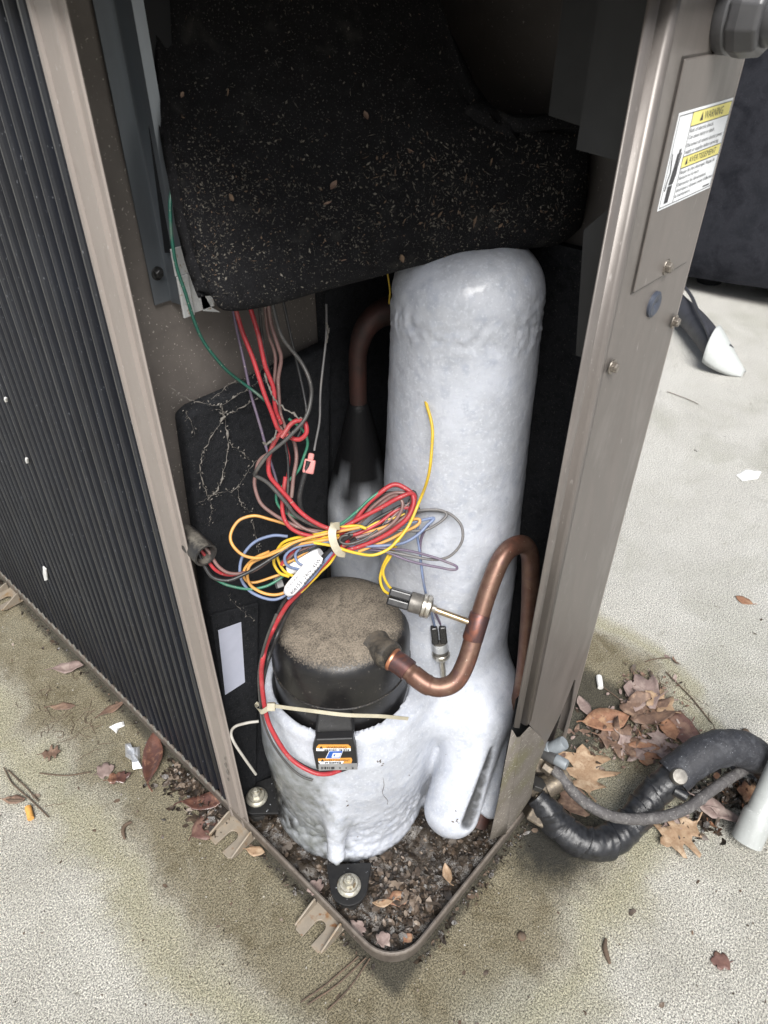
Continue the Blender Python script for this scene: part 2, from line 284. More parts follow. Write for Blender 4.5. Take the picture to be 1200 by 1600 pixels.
# ------------------------------------------------------------------ mesh helpers
class MB:
    def __init__(s): s.v = []; s.f = []; s.m = []; s.mats = []
    def add(s, vs, fs, m=0):
        o = len(s.v); s.v += [tuple(x) for x in vs]; s.f += [tuple(i + o for i in f) for f in fs]; s.m += [m] * len(fs); return s
    def box(s, lo, hi, M=None, m=0):
        vs = [Vector((x, y, z)) for x in (lo[0], hi[0]) for y in (lo[1], hi[1]) for z in (lo[2], hi[2])]
        if M is not None: vs = [M @ q for q in vs]
        return s.add(vs, [(0, 1, 3, 2), (4, 6, 7, 5), (0, 4, 5, 1), (2, 3, 7, 6), (0, 2, 6, 4), (1, 5, 7, 3)], m)
    def prism(s, poly, d, m=0):
        """poly: 3-D points of a flat outline; d: extrusion vector"""
        n = len(poly); vs = [Vector(p) for p in poly] + [Vector(p) + Vector(d) for p in poly]
        fs = [tuple(range(n)), tuple(range(2 * n - 1, n - 1, -1))] + [(i, i + n, (i + 1) % n + n, (i + 1) % n) for i in range(n)]
        return s.add(vs, fs, m)
    def strip(s, rows, closed=False, m=0):
        n = len(rows[0]); vs = [p for r in rows for p in r]; fs = []
        for i in range(len(rows) - 1):
            for j in range(n if closed else n - 1):
                k = (j + 1) % n; fs.append((i * n + j, i * n + k, (i + 1) * n + k, (i + 1) * n + j))
        return s.add(vs, fs, m)
    def tube(s, pts, r, seg=8, caps=True, m=0, sq=None):
        pts = [Vector(p) for p in pts]; n = len(pts)
        rs = r if isinstance(r, (list, tuple)) else [r] * n
        T = [(pts[min(i + 1, n - 1)] - pts[max(i - 1, 0)]).normalized() for i in range(n)]
        a = Vector((0, 0, 1)) if abs(T[0].z) < .9 else Vector((1, 0, 0))
        nrm = (a - T[0] * a.dot(T[0])).normalized(); rows = []
        for i in range(n):
            nrm = (nrm - T[i] * nrm.dot(T[i])).normalized(); b = T[i].cross(nrm)
            rows.append([pts[i] + (nrm * math.cos(q) + b * math.sin(q) * (sq or 1)) * rs[i] for q in (2 * math.pi * k / seg for k in range(seg))])
        o = len(s.v); s.strip(rows, True, m)
        if caps:
            s.f += [tuple(o + k for k in reversed(range(seg))), tuple(o + (n - 1) * seg + k for k in range(seg))]; s.m += [m, m]
        return s
    def lathe(s, prof, M=None, seg=32, m=0, caps=True, jit=None):
        """prof: (radius, height) pairs about local Z"""
        rows = []
        for r, z in prof:
            rows.append([Vector((r * math.cos(2 * math.pi * k / seg), r * math.sin(2 * math.pi * k / seg), z)) for k in range(seg)])
        if M is not None: rows = [[M @ p for p in r] for r in rows]
        o = len(s.v); s.strip(rows, True, m)
        if caps:
            s.f += [tuple(o + k for k in reversed(range(seg))), tuple(o + (len(prof) - 1) * seg + k for k in range(seg))]; s.m += [m, m]
        return s

def link(o, parent=None):
    COL.objects.link(o)
    if parent is not None: o.parent = parent
    return o
def build(mb, name, mats, parent=None, smooth=None, bevel=0., segs=2, fix=True):
    me = bpy.data.meshes.new(name); me.from_pydata(mb.v, [], mb.f)
    if fix:
        bm = bmesh.new(); bm.from_mesh(me); bmesh.ops.recalc_face_normals(bm, faces=bm.faces); bm.to_mesh(me); bm.free()
    for k in (mats if isinstance(mats, (list, tuple)) else [mats]): me.materials.append(MATS[k])
    if any(mb.m): me.polygons.foreach_set('material_index', mb.m)
    if smooth is not None:
        me.shade_smooth()
        if smooth < 180: me.set_sharp_from_angle(angle=math.radians(smooth))
    o = bpy.data.objects.new(name, me); link(o, parent)
    if bevel:
        b = o.modifiers.new('bevel', 'BEVEL'); b.width = bevel; b.segments = segs; b.limit_method = 'ANGLE'; b.harden_normals = False
    return o
def tag(o, label, cat, group=None, kind=None):
    if label: o['label'] = label
    if cat: o['category'] = cat
    if group: o['group'] = group
    if kind: o['kind'] = kind
    return o
def empty(name, loc, label, cat, group=None):
    o = bpy.data.objects.new(name, None); COL.objects.link(o); o.empty_display_size = .02
    o['_loc'] = 0; del o['_loc']
    return tag(o, label, cat, group)
def smooth_path(pts, k=6):
    pts = [Vector(p) for p in pts]; out = []
    P = [pts[0] * 2 - pts[1]] + pts + [pts[-1] * 2 - pts[-2]]
    for i in range(1, len(P) - 2):
        a, b, c, d = P[i - 1], P[i], P[i + 1], P[i + 2]
        for j in range(k):
            t = j / k
            out.append(.5 * ((2 * b) + (c - a) * t + (2 * a - 5 * b + 4 * c - d) * t * t + (3 * b - a - 3 * c + d) * t ** 3))
    out.append(pts[-1]); return out
def frame(o, z, x=None):
    """matrix with local Z along z"""
    z = Vector(z).normalized()
    a = Vector(x) if x is not None else (Vector((0, 0, 1)) if abs(z.z) < .9 else Vector((1, 0, 0)))
    x = (a - z * a.dot(z)).normalized(); y = z.cross(x)
    return Matrix(((x.x, y.x, z.x, o[0]), (x.y, y.y, z.y, o[1]), (x.z, y.z, z.z, o[2]), (0, 0, 0, 1)))
def text_mb(mb, string, org, ux, uy, height, width=None, m=0, lift=0.):
    """flat lettering: origin = baseline left, ux/uy unit vectors on the printed face"""
    cu = bpy.data.curves.new('lettering', 'FONT'); cu.body = string; cu.size = 1.0; cu.resolution_u = 2
    ob = bpy.data.objects.new('lettering', cu); me = bpy.data.meshes.new_from_object(ob)
    vs = [v.co.copy() for v in me.vertices]; fs = [tuple(p.vertices) for p in me.polygons]
    if vs:
        x0 = min(v.x for v in vs); x1 = max(v.x for v in vs)
        sy = height / .70; sx = (width / (x1 - x0)) if width else sy
        nrm = Vector(ux).cross(Vector(uy)).normalized() * lift
        mb.add([Vector(org) + Vector(ux) * ((v.x - x0) * sx) + Vector(uy) * (v.y * sy) + nrm for v in vs], fs, m)
    bpy.data.objects.remove(ob); bpy.data.curves.remove(cu); bpy.data.meshes.remove(me)
def fbm(p, s, o=4): return mnoise.fractal(Vector(p) * s, 1.0, 2.0, o)

# ------------------------------------------------------------------ ground
g = MB(); R = 60.
g.add([(-R, -R, 0), (R, -R, 0), (R, R, 0), (-R, R, 0)], [(0, 1, 2, 3)])
ground = build(g, 'ground', 'concrete'); ground['kind'] = 'structure'

# ------------------------------------------------------------------ the outdoor unit's cabinet
UNIT = empty('outdoor_unit', (0, 0, 0), 'tall taupe metal heat pump cabinet with its corner panel off and black ribbed side', 'outdoor unit')
HT, YB, XR = 1.112, 1.28, .410
def outline(off, r=.055, n=9):
    """pan outline at an inward offset"""
    pts = [(off, YB - off)]
    for i in range(n + 1):
        a = math.pi + math.pi / 2 * i / n
        pts.append((r + (r - off) * math.cos(a), r + (r - off) * math.sin(a)))
    for i in range(n + 1):
        a = -math.pi / 2 + math.pi / 2 * i / n
        pts.append((XR - .012 + (.012 - off) * math.cos(a), .012 + (.012 - off) * math.sin(a)))
    pts.append((XR - off, YB - off)); return pts
b = MB(); prof = [(.004, .004), (.001, .012), (.0, .034), (-.0012, .0375), (-.0005, .0405), (.0016, .042), (.004, .0405), (.0045, .036), (.006, .013)]
rows = []
for off, z in prof: rows.append([(x, y, z) for x, y in outline(off)])
b.strip(rows)
fl = outline(.006); b.add([(x, y, .013) for x, y in fl], [tuple(range(len(fl)))])
build(b, 'base_pan', 'pan_metal', UNIT, smooth=50)
def tab(y0, wdt, L_):
    t = MB(); z0, z1 = .004, .0075; hw = wdt / 2; sw = .0085
    pl = [(0.004, y0 + hw), (-L_ * .8, y0 + hw), (-L_, y0 + hw * .8), (-L_, y0 + sw)]
    pl += [(-L_ * .45 - sw * math.sin(a), y0 + sw * math.cos(a)) if False else (-L_ * .42 + sw * math.sin(a) , y0 + sw * math.cos(a)) for a in [math.pi * k / 8 for k in range(9)]]
    pl += [(-L_, y0 - sw), (-L_, y0 - hw * .8), (-L_ * .8, y0 - hw), (0.004, y0 - hw)]
    t.prism([(x, y, z0) for x, y in pl], (0, 0, z1 - z0))
    for sgn, h in ((-1, .030), (1, .024)):
        yy = y0 + sgn * hw
        t.prism([(-.001, yy, z1 - .001), (-.001, yy, h), (-.006, yy, h), (-L_ * .95, yy, z1 + .003), (-L_ * .95, yy, z1 - .001)], (0, sgn * -.003, 0))
    return build(t, 'mounting_tab', ['tab_rust'], UNIT, bevel=.0008)
tab(.126, .056, .044); tab(.323, .058, .046); tab(1.10, .06, .042)

# left corner post, facing -X
b = MB()
prof = [(.010, .3555), (.0, .3535), (-.0012, .3505), (-.0012, .346), (.0008, .3445), (.0008, .3225), (-.0006, .3205), (-.0006, .3175), (.003, .3155), (.003, .311), (.0015, .3050), (.0030, .3036), (.0042, .3045)]
b.strip([[(x, y, z) for z in (.0135, HT)] for x, y in prof])
build(b, 'corner_post', 'taupe', UNIT, smooth=18)
b = MB()
for u_, v_, r_ in ((352, 1196, 5), (355, 1207, 6), (356, 1218, 4), (351, 1186, 3)):
    c_ = onX(u_, v_, -.0016); b.prism([(c_.x, c_.y + .0011 * r_ * .42 * math.cos(a) * random.uniform(.7, 1.2), c_.z + .0011 * r_ * 1.1 * math.sin(a) * random.uniform(.7, 1.2)) for a in [2 * math.pi * k / 11 for k in range(11)]], (.0006, 0, 0))
build(b, 'corrosion_patch', 'web', UNIT)
# ribbed coil guard on -X side: one bar per rib
ribs = []
y = .366; k = 0
while y < 1.26:
    wd = .0115 if k % 5 else .0145
    b = MB(); pr = [(.012, y - wd * .62), (.0015, y - wd * .34), (.0, y - wd * .05), (.0006, y + wd * .22), (.012, y + wd * .45)]
    b.strip([[(x, yy, z) for z in (.041, HT)] for x, yy in pr])
    build(b, 'guard_rib', 'rib_black', UNIT, smooth=25)
    if k % 9 == 7:
        b = MB(); b.box((.002, y + .0065, .042), (.006, y + .0085, HT)); build(b, 'guard_rib', 'rib_black', UNIT)
    b = MB(); z0 = .038; hh = .010 + .008 * random.random()
    b.prism([(-.0012, y - .0035, z0), (-.0012, y + .003, z0), (-.0012, y + .0022, z0 + hh * .6), (-.0012, y - .001, z0 + hh)], (.003, 0, 0))
    build(b, 'rib_clip', 'rib_dust', UNIT)
    y += .0202 if k % 5 else .0232; k += 1
b = MB(); b.box((.012, .357, .014), (.016, 1.265, HT)); build(b, 'coil_backing', 'coil_back', UNIT)
# shell: rear, side, roof
b = MB(); b.box((.018, 1.266, .014), (XR - .006, 1.27, HT)); build(b, 'rear_panel', 'taupe', UNIT)
b = MB(); b.box((XR - .006, .02, .042), (XR - .002, 1.265, HT)); build(b, 'side_panel', 'taupe_shaded', UNIT)
b = MB(); b.box((-.012, -.012, HT + .002), (XR + .012, YB + .012, HT + .03)); b.box((-.0125, -.0115, 1.0785), (-.0105, YB + .0115, HT + .0015)); b.box((-.0100, -.0125, 1.0785), (.325, -.0105, HT + .0015)); build(b, 'roof_panel', 'taupe', UNIT, bevel=.003)  # unseen lid, set low with an added skirt to keep light off the interior
# partition between fan and compressor compartments
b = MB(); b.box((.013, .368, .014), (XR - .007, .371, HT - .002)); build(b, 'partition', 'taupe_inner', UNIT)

# right service panel: flange, groove and face on the plane y = 0
b = MB()
prof = [(.2240, .0058), (.2246, .0048), (.2375, .0048), (.2385, .0056), (.2390, .0066), (.2480, .0122), (.2492, .0115), (.2498, .0030), (.2508, .0006), (.2577, .0)]
rows = []
for x, y in prof:
    zb = .352 - max(0, min(x, .243) - .213) * 1.25 + max(0, x - .243) * .5
    rows.append([(x, y, z) for z in (zb, HT)])
b.strip(rows)
o = build(b, 'panel_flange', 'taupe_face', UNIT, smooth=28); md = o.modifiers.new('thickness', 'SOLIDIFY'); md.thickness = .0010; md.offset = -1
def plate(poly, y, th=.0014): return [(x, y, z) for x, z in poly]
b = MB()
def PX(u, v): q = onY(u, v, 0); return (q.x, q.z)
b.prism(plate([(.2577, .312), PX(852, 1164), PX(876, 1116), PX(884, 1097), PX(897.5, 1062), PX(899.5, 1063), PX(892, 1110), PX(880, 1152), (.3985, PX(887, 1148)[1]), (.3985, HT), (.2577, HT)], 0), (0, .0014, 0))
build(b, 'service_panel', 'taupe_face', UNIT)
b = MB(); prof = [(.3987, .0), (.4035, .0007), (.4072, .003), (.4095, .0068), (.410, .012), (.410, .02)]
b.strip([[(x, y, z) for z in (.128, HT)] for x, y in prof]); build(b, 'panel_edge', 'taupe', UNIT, smooth=40)
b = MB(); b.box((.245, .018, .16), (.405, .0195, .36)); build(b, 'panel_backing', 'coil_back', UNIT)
# lower kick panel with open channel on top
b = MB()
def YP(u, v, y=-.004): q = onY(u, v, y); return (q.x, y, q.z)
b.prism([YP(814, 1152), YP(829, 1136), YP(846, 1152), YP(853, 1165), YP(838, 1200), YP(830, 1246), YP(799, 1291), YP(793, 1296)], (0, .002, 0))
build(b, 'kick_panel', 'taupe_dirty', UNIT, bevel=.0006)
b = MB()
pe = [YP(814, 1152), YP(808, 1198), YP(802, 1236), YP(794, 1282), YP(790, 1304)]
inner = [onX(801, 1141, .212), onX(789, 1200, .205), onX(782, 1240, .203), onX(772, 1285, .203), onX(766, 1312, .203)]
b.strip([pe, [(p[0] - .004, p[1] + .003, p[2]) for p in pe], [tuple(q) for q in inner]])
o = build(b, 'kick_return', 'taupe_dirty', UNIT, smooth=40); md = o.modifiers.new('thickness', 'SOLIDIFY'); md.thickness = .0016
# access door with warning label, proud of the panel, dark joint around it
def yrect(x0, x1, z0, z1, y, th, M=None): return MB().box((x0, y, z0), (x1, y + th, z1))
build(yrect(.2795, .3865, .8735, 1.039, -.0005, .0003), 'door_joint', 'dark_edge', UNIT)
build(yrect(.2812, .3852, .8750, 1.0375, -.0022, .0016), 'access_door', 'taupe_face', UNIT, bevel=.0007)
WL = build(yrect(.2905, .3908, .9368, 1.0040, -.0026, .0003), 'warning_label', 'label_white', UNIT)
LX, LZ, LY = .2905, .9368, -.0027
UX, UZ = Vector((1, 0, 0)), Vector((0, 0, 1))
def lab(x0, x1, z0, z1, m, y): return MB().box((LX + x0, y, LZ + z0), (LX + x1, y + .00005, LZ + z1))
W_, H_ = .1003, .0672
build(lab(.0255, W_ - .002, .0558, .0650, 'label_yellow', -.00275), 'yellow_band', 'label_yellow', WL)
build(lab(.0255, W_ - .002, .0268, .0345, 'label_yellow', -.00275), 'yellow_band', 'label_yellow', WL)
ln = MB()
def line(x0, z0, x1, z1, wd=.0005):
    ln.box((LX + min(x0, x1) - wd / 2, -.0029, LZ + min(z0, z1) - wd / 2), (LX + max(x0, x1) + wd / 2, -.00285, LZ + max(z0, z1) + wd / 2))
for a in ((.0018, .0018, W_ - .0018, .0018), (.0018, H_ - .002, W_ - .0018, H_ - .002), (.0018, .0018, .0018, H_ - .002), (W_ - .0018, .0018, W_ - .0018, H_ - .002),
          (.0252, .0018, .0252, H_ - .002), (.0252, .0555, W_ - .0018, .0555), (.0252, .0348, W_ - .0018, .0348), (.0252, .0265, W_ - .0018, .0265)): line(*a)
build(ln, 'border_line', 'ink', WL)
tx = MB()
def lt(s, x, z, h, wd): text_mb(tx, s, (LX + x, -.0029, LZ + z), UX, UZ, h, wd)
lt('WARNING', .048, .0578, .0056, .036); lt('AVERTISSEMENT', .0385, .0287, .0044, .052)
for s, z, wd in (('Risk of electric shock.', .0512, .044), ('Can cause injury or death.', .0467, .049), ('Disconnect all remote electric power', .0412, .068), ('supply or supplies before servicing.', .0367, .064)): lt(s, .027, z, .0029, wd)
for s, z, wd in (('Risque de choc électrique. Risque de', .0222, .066), ('blessure ou de mort.', .0180, .038), ('Débrancher les alimentations', .0132, .054), ('électriques à distance avant d’effectuer', .0090, .071), ('la maintenance.', .0049, .029)): lt(s, .027, z, .0027, wd)
for i in range(9): tx.add([(LX + .082 + i * .0015, -.0029, LZ + .0033), (LX + .0831 + i * .0015, -.0029, LZ + .0033), (LX + .0831 + i * .0015, -.0029, LZ + .0046), (LX + .082 + i * .0015, -.0029, LZ + .0046)], [(0, 1, 2, 3)])
for zz, xx, h in ((.0576, .0405, .0062), (.0284, .0315, .0052)):
    tx.add([(LX + xx, -.0029, LZ + zz), (LX + xx + h * .95, -.0029, LZ + zz), (LX + xx + h * .47, -.0029, LZ + zz + h)], [(0, 1, 2)])
# hand struck by a cable: wrist, palm, four fingers and a hooked wire
def blob(pts): tx.add([(LX + x, -.0029, LZ + z) for x, z in pts], [tuple(range(len(pts)))])
blob([(.008, .004), (.0150, .004), (.0165, .0165), (.0085, .0165)])
blob([(.0088, .0172), (.0168, .0172), (.0195, .024), (.0192, .029), (.0115, .029)])
for i in range(4): blob([(.0117 + i * .002, .0288), (.0133 + i * .002, .0288), (.0146 + i * .0022, .0385 + (i in (1, 2)) * .003), (.0132 + i * .0022, .039 + (i in (1, 2)) * .003)])
blob([(.0035, .014), (.0052, .0135), (.0062, .021), (.0085, .026), (.0062, .034), (.0045, .0405), (.0035, .040), (.0048, .033), (.0068, .0265), (.0047, .0215)])
build(tx, 'lettering', 'ink_grey', WL, fix=False)
def hex_screw(parent, c, nrm, r=.0048, m='screw_metal', name='screw'):
    M = frame(c, nrm); b = MB(); b.lathe([(r * 1.45, 0), (r * 1.4, .0012), (r * 1.0, .0014)], M, 20); b.lathe([(r, .001), (r, .0045), (r * .8, .0055)], M, 6)
    return build(b, name, m, parent, bevel=.0003)
for u, v in ((1041, 417), (1053, 502), (956, 573)): hex_screw(UNIT, onY(u, v, -.002), (0, -1, 0))
b = MB(); c = onY(1020, 475, 0); M = frame(c, (0, -1, 0)); b.lathe([(.0115, .0), (.0115, .0022), (.0095, .0034), (.004, .0030), (.0015, .0012)], M, 28)
build(b, 'knockout_plug', 'plug_blue', UNIT, smooth=35)
# inside right: control box side plates
def poly_plate(name, pts, d, m='dark_sheet'):
    b = MB(); b.prism(pts, d); return build(b, name, m, UNIT)
poly_plate('control_box_side', [(.25, .053, .979), (.25, .006, .975), (.25, .006, HT - .01), (.25, .053, HT - .01)], (.0018, 0, 0))
poly_plate('control_box_floor', [(.2522, .053, .9785), (.395, .053, .9785), (.395, .006, .975), (.2522, .006, .975)], (0, 0, .0016))
poly_plate('control_box_side', [(.25, .017, .945), (.25, .036, .924), (.25, .024, .822), (.25, .006, .822), (.25, .006, .945)], (.0018, 0, 0))
poly_plate('wiring_channel', [(.30, .11, .99), (.30, .075, .985), (.30, .075, HT - .01), (.30, .11, HT - .01)], (.0018, 0, 0))
b = MB(); b.box((-.007, -.006, -.012), (.007, .006, .012), Matrix.Translation(onX(975, 98, .262))); b.box((-.004, -.008, -.006), (.010, .002, .006), Matrix.Translation(onX(962, 102, .262)))
build(b, 'terminal_block', 'galv_bright', UNIT, bevel=.0012)

# galvanised corner bracket on the partition with its foot plate
b = MB(); yb = .3655
def bx(u, v, y=yb): q = onY(u, v, y); return q.x, q.z
x0 = bx(240, 476)[0]; xm = bx(262, 470)[0]; x1 = bx(281, 474, .352)[0]
zlo = bx(240, 476)[1]
b.strip([[(x0, yb - .001, zlo), (x0, yb - .001, HT - .005)], [(x0 + .018, yb - .001, zlo), (x0 + .018, yb - .001, HT - .005)], [(x0 + .0195, yb - .003, zlo - .002), (x0 + .0195, yb - .003, HT - .005)],
         [(x0 + .022, yb - .020, zlo - .002), (x0 + .022, yb - .020, HT - .005)], [(x0 + .030, yb - .022, zlo - .002), (x0 + .030, yb - .022, HT - .005)]])
o = build(b, 'galvanised_rail', 'galvanised', UNIT); md = o.modifiers.new('thickness', 'SOLIDIFY'); md.thickness = .0015
hex_screw(UNIT, (x0 + .009, yb - .002, zlo + .028), (0, -1, 0), .0045, 'screw_dark')
b = MB(); q = onY(268, 390, .335); q2 = onY(300, 415, .335)
b.box((q.x, .336, q2.z - .006), (q2.x + .006, .338, q.z)); b.box((q.x, .334, q2.z - .045), (q.x + .012, .3365, q2.z - .006)); b.box((q.x + .012, .338, q2.z - .045), (q2.x + .02, .340, q2.z - .006))
build(b, 'rail_foot', 'galv_bright', UNIT, bevel=.0006)
poly_plate('dark_gusset', [onY(200, -60, .350), onY(262, -60, .350), onY(285, 395, .350), onY(258, 395, .350)], (0, .001, 0))
b = MB(); q = onY(320, 470, .338); b.prism([onY(308, 440, .338), onY(330, 480, .338), onY(345, 488, .338), onY(318, 486, .338)], (0, .004, 0)); build(b, 'rail_lip', 'galv_bright', UNIT)

# ------------------------------------------------------------------ foam linings
def smooth_grid(ctrl, ku, kv):
    rows = [smooth_path(r, ku) for r in ctrl]
    cols = [smooth_path([rows[i][j] for i in range(len(rows))], kv) for j in range(len(rows[0]))]
    return [[cols[j][i] for j in range(len(cols))] for i in range(len(cols[0]))]
us_b = [(332, 466), (352, 485), (420, 477), (500, 455), (600, 429), (700, 404), (790, 392), (872, 381), (908, 356)]
us_b0 = [(u + 5, v - 16) for u, v in us_b]
us_m0 = [(312, 425), (335, 440), (415, 425), (500, 405), (600, 382), (700, 362), (790, 350), (885, 333), (917, 312)]
us_m = [(286, 340), (310, 345), (400, 335), (500, 322), (600, 308), (700, 296), (790, 280), (885, 262), (920, 254)]
us_t0 = [(264, 210), (290, 210), (400, 215), (500, 210), (600, 205), (700, 205), (775, 210), (880, 214), (917, 212)]
us_t1 = [(250, 100), (280, 100), (400, 105), (500, 108), (580, 110), (640, 112), (702, 128), (772, 194), (908, 203)]
us_t2 = [(228, -60), (260, -60), (370, -60), (450, -60), (540, -60), (610, -60), (664, -60), (762, 186), (905, 199)]
tb = np.linspace(.60, .70, 9)
ctrl = []
for us, dt in ((us_b0, (.05, .055)), (us_b, (.016, .018)), (us_m0, (.0, -.014)), (us_m, (-.006, -.036)), (us_t0, (-.022, -.044)), (us_t1, (-.036, -.050)), (us_t2, (-.054, -.056))):
    ctrl.append([at(u, v, t + dt[0] + (dt[1] - dt[0]) * i / 8) for i, ((u, v), t) in enumerate(zip(us, tb))])
G = smooth_grid(ctrl, 7, 8)
HOOD = empty('insulation_hood', (0, 0, 0), 'large black foam insulation hood littered with dry chaff over the frozen tank', 'foam insulation')
G = [[p + Vector((-.7, -.7, .2)) * (.0016 * fbm(p, 60)) for p in r] for r in G]
b = MB(); b.strip(G)
o = build(b, 'foam_sheet', 'foam_dusty', HOOD, smooth=180); md = o.modifiers.new('thickness', 'SOLIDIFY'); md.thickness = .012; md.offset = -1
bmh = bmesh.new(); bmh.from_mesh(o.data); bmh.faces.ensure_lookup_table()
fn = sum((f.normal for f in bmh.faces), Vector());
if fn.dot(CAM - G[20][20]) < 0:
    bmesh.ops.reverse_faces(bmh, faces=bmh.faces); bmh.to_mesh(o.data)
bmh.free()

PAD = .343
def pad(name, pts, th, parent, y=PAD):
    b = MB(); b.prism([tuple(onY(u, v, y)) for u, v in pts], (0, th, 0))
    return build(b, name, 'foam', parent, bevel=.006, segs=3)
LIN = empty('foam_lining', (0, 0, 0), 'black foam lining pads on the back wall behind the wiring, hung with cobwebs', 'foam lining')
pad('foam_pad', [(288, 655), (305, 640), (370, 612), (440, 578), (520, 538), (517, 700), (512, 1000), (505, 1100), (480, 1180), (402, 1262), (385, 1262), (345, 1090), (312, 830)], .022, LIN)
pad('foam_pad', [(330, 962), (405, 942), (400, 1262), (384, 1266), (362, 1185)], .004, LIN, .338)
# right back lining: dark
b = MB(); b.box((.262, .350, .02), (.395, .366, .80)); build(b, 'foam_pad', 'foam', LIN)
b = MB(); b.box((.392, .03, .045), (.403, .345, .86)); build(b, 'foam_pad', 'foam', LIN)
# sticker on the lower pad
b = MB(); b.prism([onY(341, 985, .3372), onY(377, 972, .3372), onY(383, 1066, .3372), onY(352, 1086, .3372)], (0, .0005, 0)); tag(build(b, 'sticker', 'sticker', bevel=.0004), 'pale bluish blank sticker on the black foam beside the corner post', 'sticker')

# ------------------------------------------------------------------ ice as one distance field, split by what it coats
CX, CY = .153, .236; AX, AY = .310, .185
def smin(a, b, k):
    h = np.clip(.5 + .5 * (b - a) / k, 0, 1); return b * (1 - h) + a * h - k * h * (1 - h)
def cap_sdf(P, a, b, ra, rb=None):
    rb = ra if rb is None else rb
    a = np.array(a); b = np.array(b); ba = b - a; t = np.clip(((P - a) @ ba) / (ba @ ba), 0, 1)
    return np.linalg.norm(P - a - t[..., None] * ba, axis=-1) - (ra + (rb - ra) * t)
def cyl_sdf(P, cx, cy, rfun, z0, z1, rnd):
    z = P[..., 2]; r = rfun(np.clip(z, z0, z1))
    dr = np.hypot(P[..., 0] - cx, P[..., 1] - cy) - (r - rnd); dz = np.maximum(z0 + rnd - z, z - (z1 - rnd))
    return np.minimum(np.maximum(dr, dz), 0) + np.hypot(np.maximum(dr, 0), np.maximum(dz, 0)) - rnd
pl = lambda u, v, t: np.array(at(u, v, t))
LT, LB = pl(752, 1125, 1.000), pl(706, 1264, 1.035)
BR0, BR1 = pl(640, 1112, .985), pl(765, 1085, 1.03)
RG0, RG1 = pl(795, 1105, 1.02), pl(766, 1262, 1.05)
GR0, GR1 = pl(768, 1168, .975), pl(736, 1286, 1.000)
DRIP0, DRIP1 = pl(525, 1205, .960), pl(525, 1334, 1.011)
def fields(P):
    A = cyl_sdf(P, AX, AY, lambda z: np.interp(z, [.06, .3, .42, .62, .8, .87], [.094, .094, .0925, .085, .079, .078]), .055, .872, .05)
    C = cyl_sdf(P, CX, CY, lambda z: np.interp(z, [.03, .045, .075, .12, .2, .27, .30, .33], [.121, .119, .110, .116, .122, .119, .110, .106]), .022, .318, .012)
    C = smin(C, cyl_sdf(P, CX + RT.x * .016, CY + RT.y * .016, lambda z: np.interp(z, [.1, .2, .27, .30], [.108, .117, .115, .108]), .06, .312, .012), .01)
    cz = np.hypot(P[..., 0] - CX, P[..., 1] - CY) - .0965
    C = np.maximum(C, -np.maximum(cz, .245 - P[..., 2]))           # hollow for the steel shell above
    D = cap_sdf(P, DRIP0, DRIP1, .0135, .0130)
    C = smin(C, D, .02)
    Lb = cap_sdf(P, LT, LB, .038, .0405); 
    Lb = smin(Lb, cap_sdf(P, RG0, RG1, .0165, .0155), .012)
    Lb = -smin(-Lb, cap_sdf(P, GR0, GR1, .0008, .0115), .009)
    B = np.minimum(cap_sdf(P, BR0, BR1, .036, .046), cap_sdf(P, pl(694, 1120, 1.07), pl(690, 1245, 1.15), .034, .034))
    return A, C, Lb, B
def field(P):
    A, C, Lb, B = fields(P)
    f = smin(A, B, .05); f = smin(f, Lb, .035); f = smin(f, C, .016)
    return f
h = .003
lo = np.array((.02, -.01, .012)); hi = np.array((.42, .36, .89)); nn = np.ceil((hi - lo) / h).astype(int)
ax_ = [lo[i] + h * np.arange(nn[i]) for i in range(3)]
F = np.empty(nn, np.float32)
for i in range(0, nn[0], 24):
    P = np.stack(np.meshgrid(ax_[0][i:i + 24], ax_[1], ax_[2], indexing='ij'), -1); F[i:i + 24] = field(P)
def surface_nets(F):
    neg = F < 0; n = F.shape
    c = sum(neg[i:n[0] - 1 + i, j:n[1] - 1 + j, k:n[2] - 1 + k].astype(np.int8) for i in (0, 1) for j in (0, 1) for k in (0, 1))
    idx = np.argwhere((c > 0) & (c < 8)); vid = -np.ones(c.shape, np.int64); vid[tuple(idx.T)] = np.arange(len(idx))
    acc = np.zeros((len(idx), 3)); cnt = np.zeros(len(idx))
    corners = [(i, j, k) for i in (0, 1) for j in (0, 1) for k in (0, 1)]
    for a in corners:
        for ax in range(3):
            if a[ax]: continue
            bb = list(a); bb[ax] = 1
            fa = F[tuple((idx + a).T)].astype(float); fb = F[tuple((idx + bb).T)].astype(float)
            m = (fa < 0) != (fb < 0); t = np.where(m, fa / np.where(m, fa - fb, 1), 0)
            p = np.array(a, float) + 0 * acc; p[:, ax] = t; acc[m] += p[m]; cnt[m] += 1
    V = idx + acc / cnt[:, None]; Q = []
    for ax in range(3):
        o1, o2 = (ax + 1) % 3, (ax + 2) % 3
        s0 = [slice(None)] * 3; s1 = [slice(None)] * 3; s0[ax] = slice(0, -1); s1[ax] = slice(1, None)
        e = neg[tuple(s0)] != neg[tuple(s1)]; pos = np.argwhere(e)
        ok = (pos[:, o1] > 0) & (pos[:, o2] > 0) & (pos[:, o1] < n[o1] - 1) & (pos[:, o2] < n[o2] - 1); pos = pos[ok]
        d1 = np.zeros(3, int); d1[o1] = 1; d2 = np.zeros(3, int); d2[o2] = 1
        q = np.stack([vid[tuple((pos - a).T)] for a in (d1 + d2, d2, 0 * d1, d1)], 1)
        fl = ~neg[tuple(pos.T)]; q[fl] = q[fl][:, ::-1]; Q.append(q)
    Q = np.concatenate(Q); return V, Q[(Q >= 0).all(1)]
V, Q = surface_nets(F); V = lo + V * h
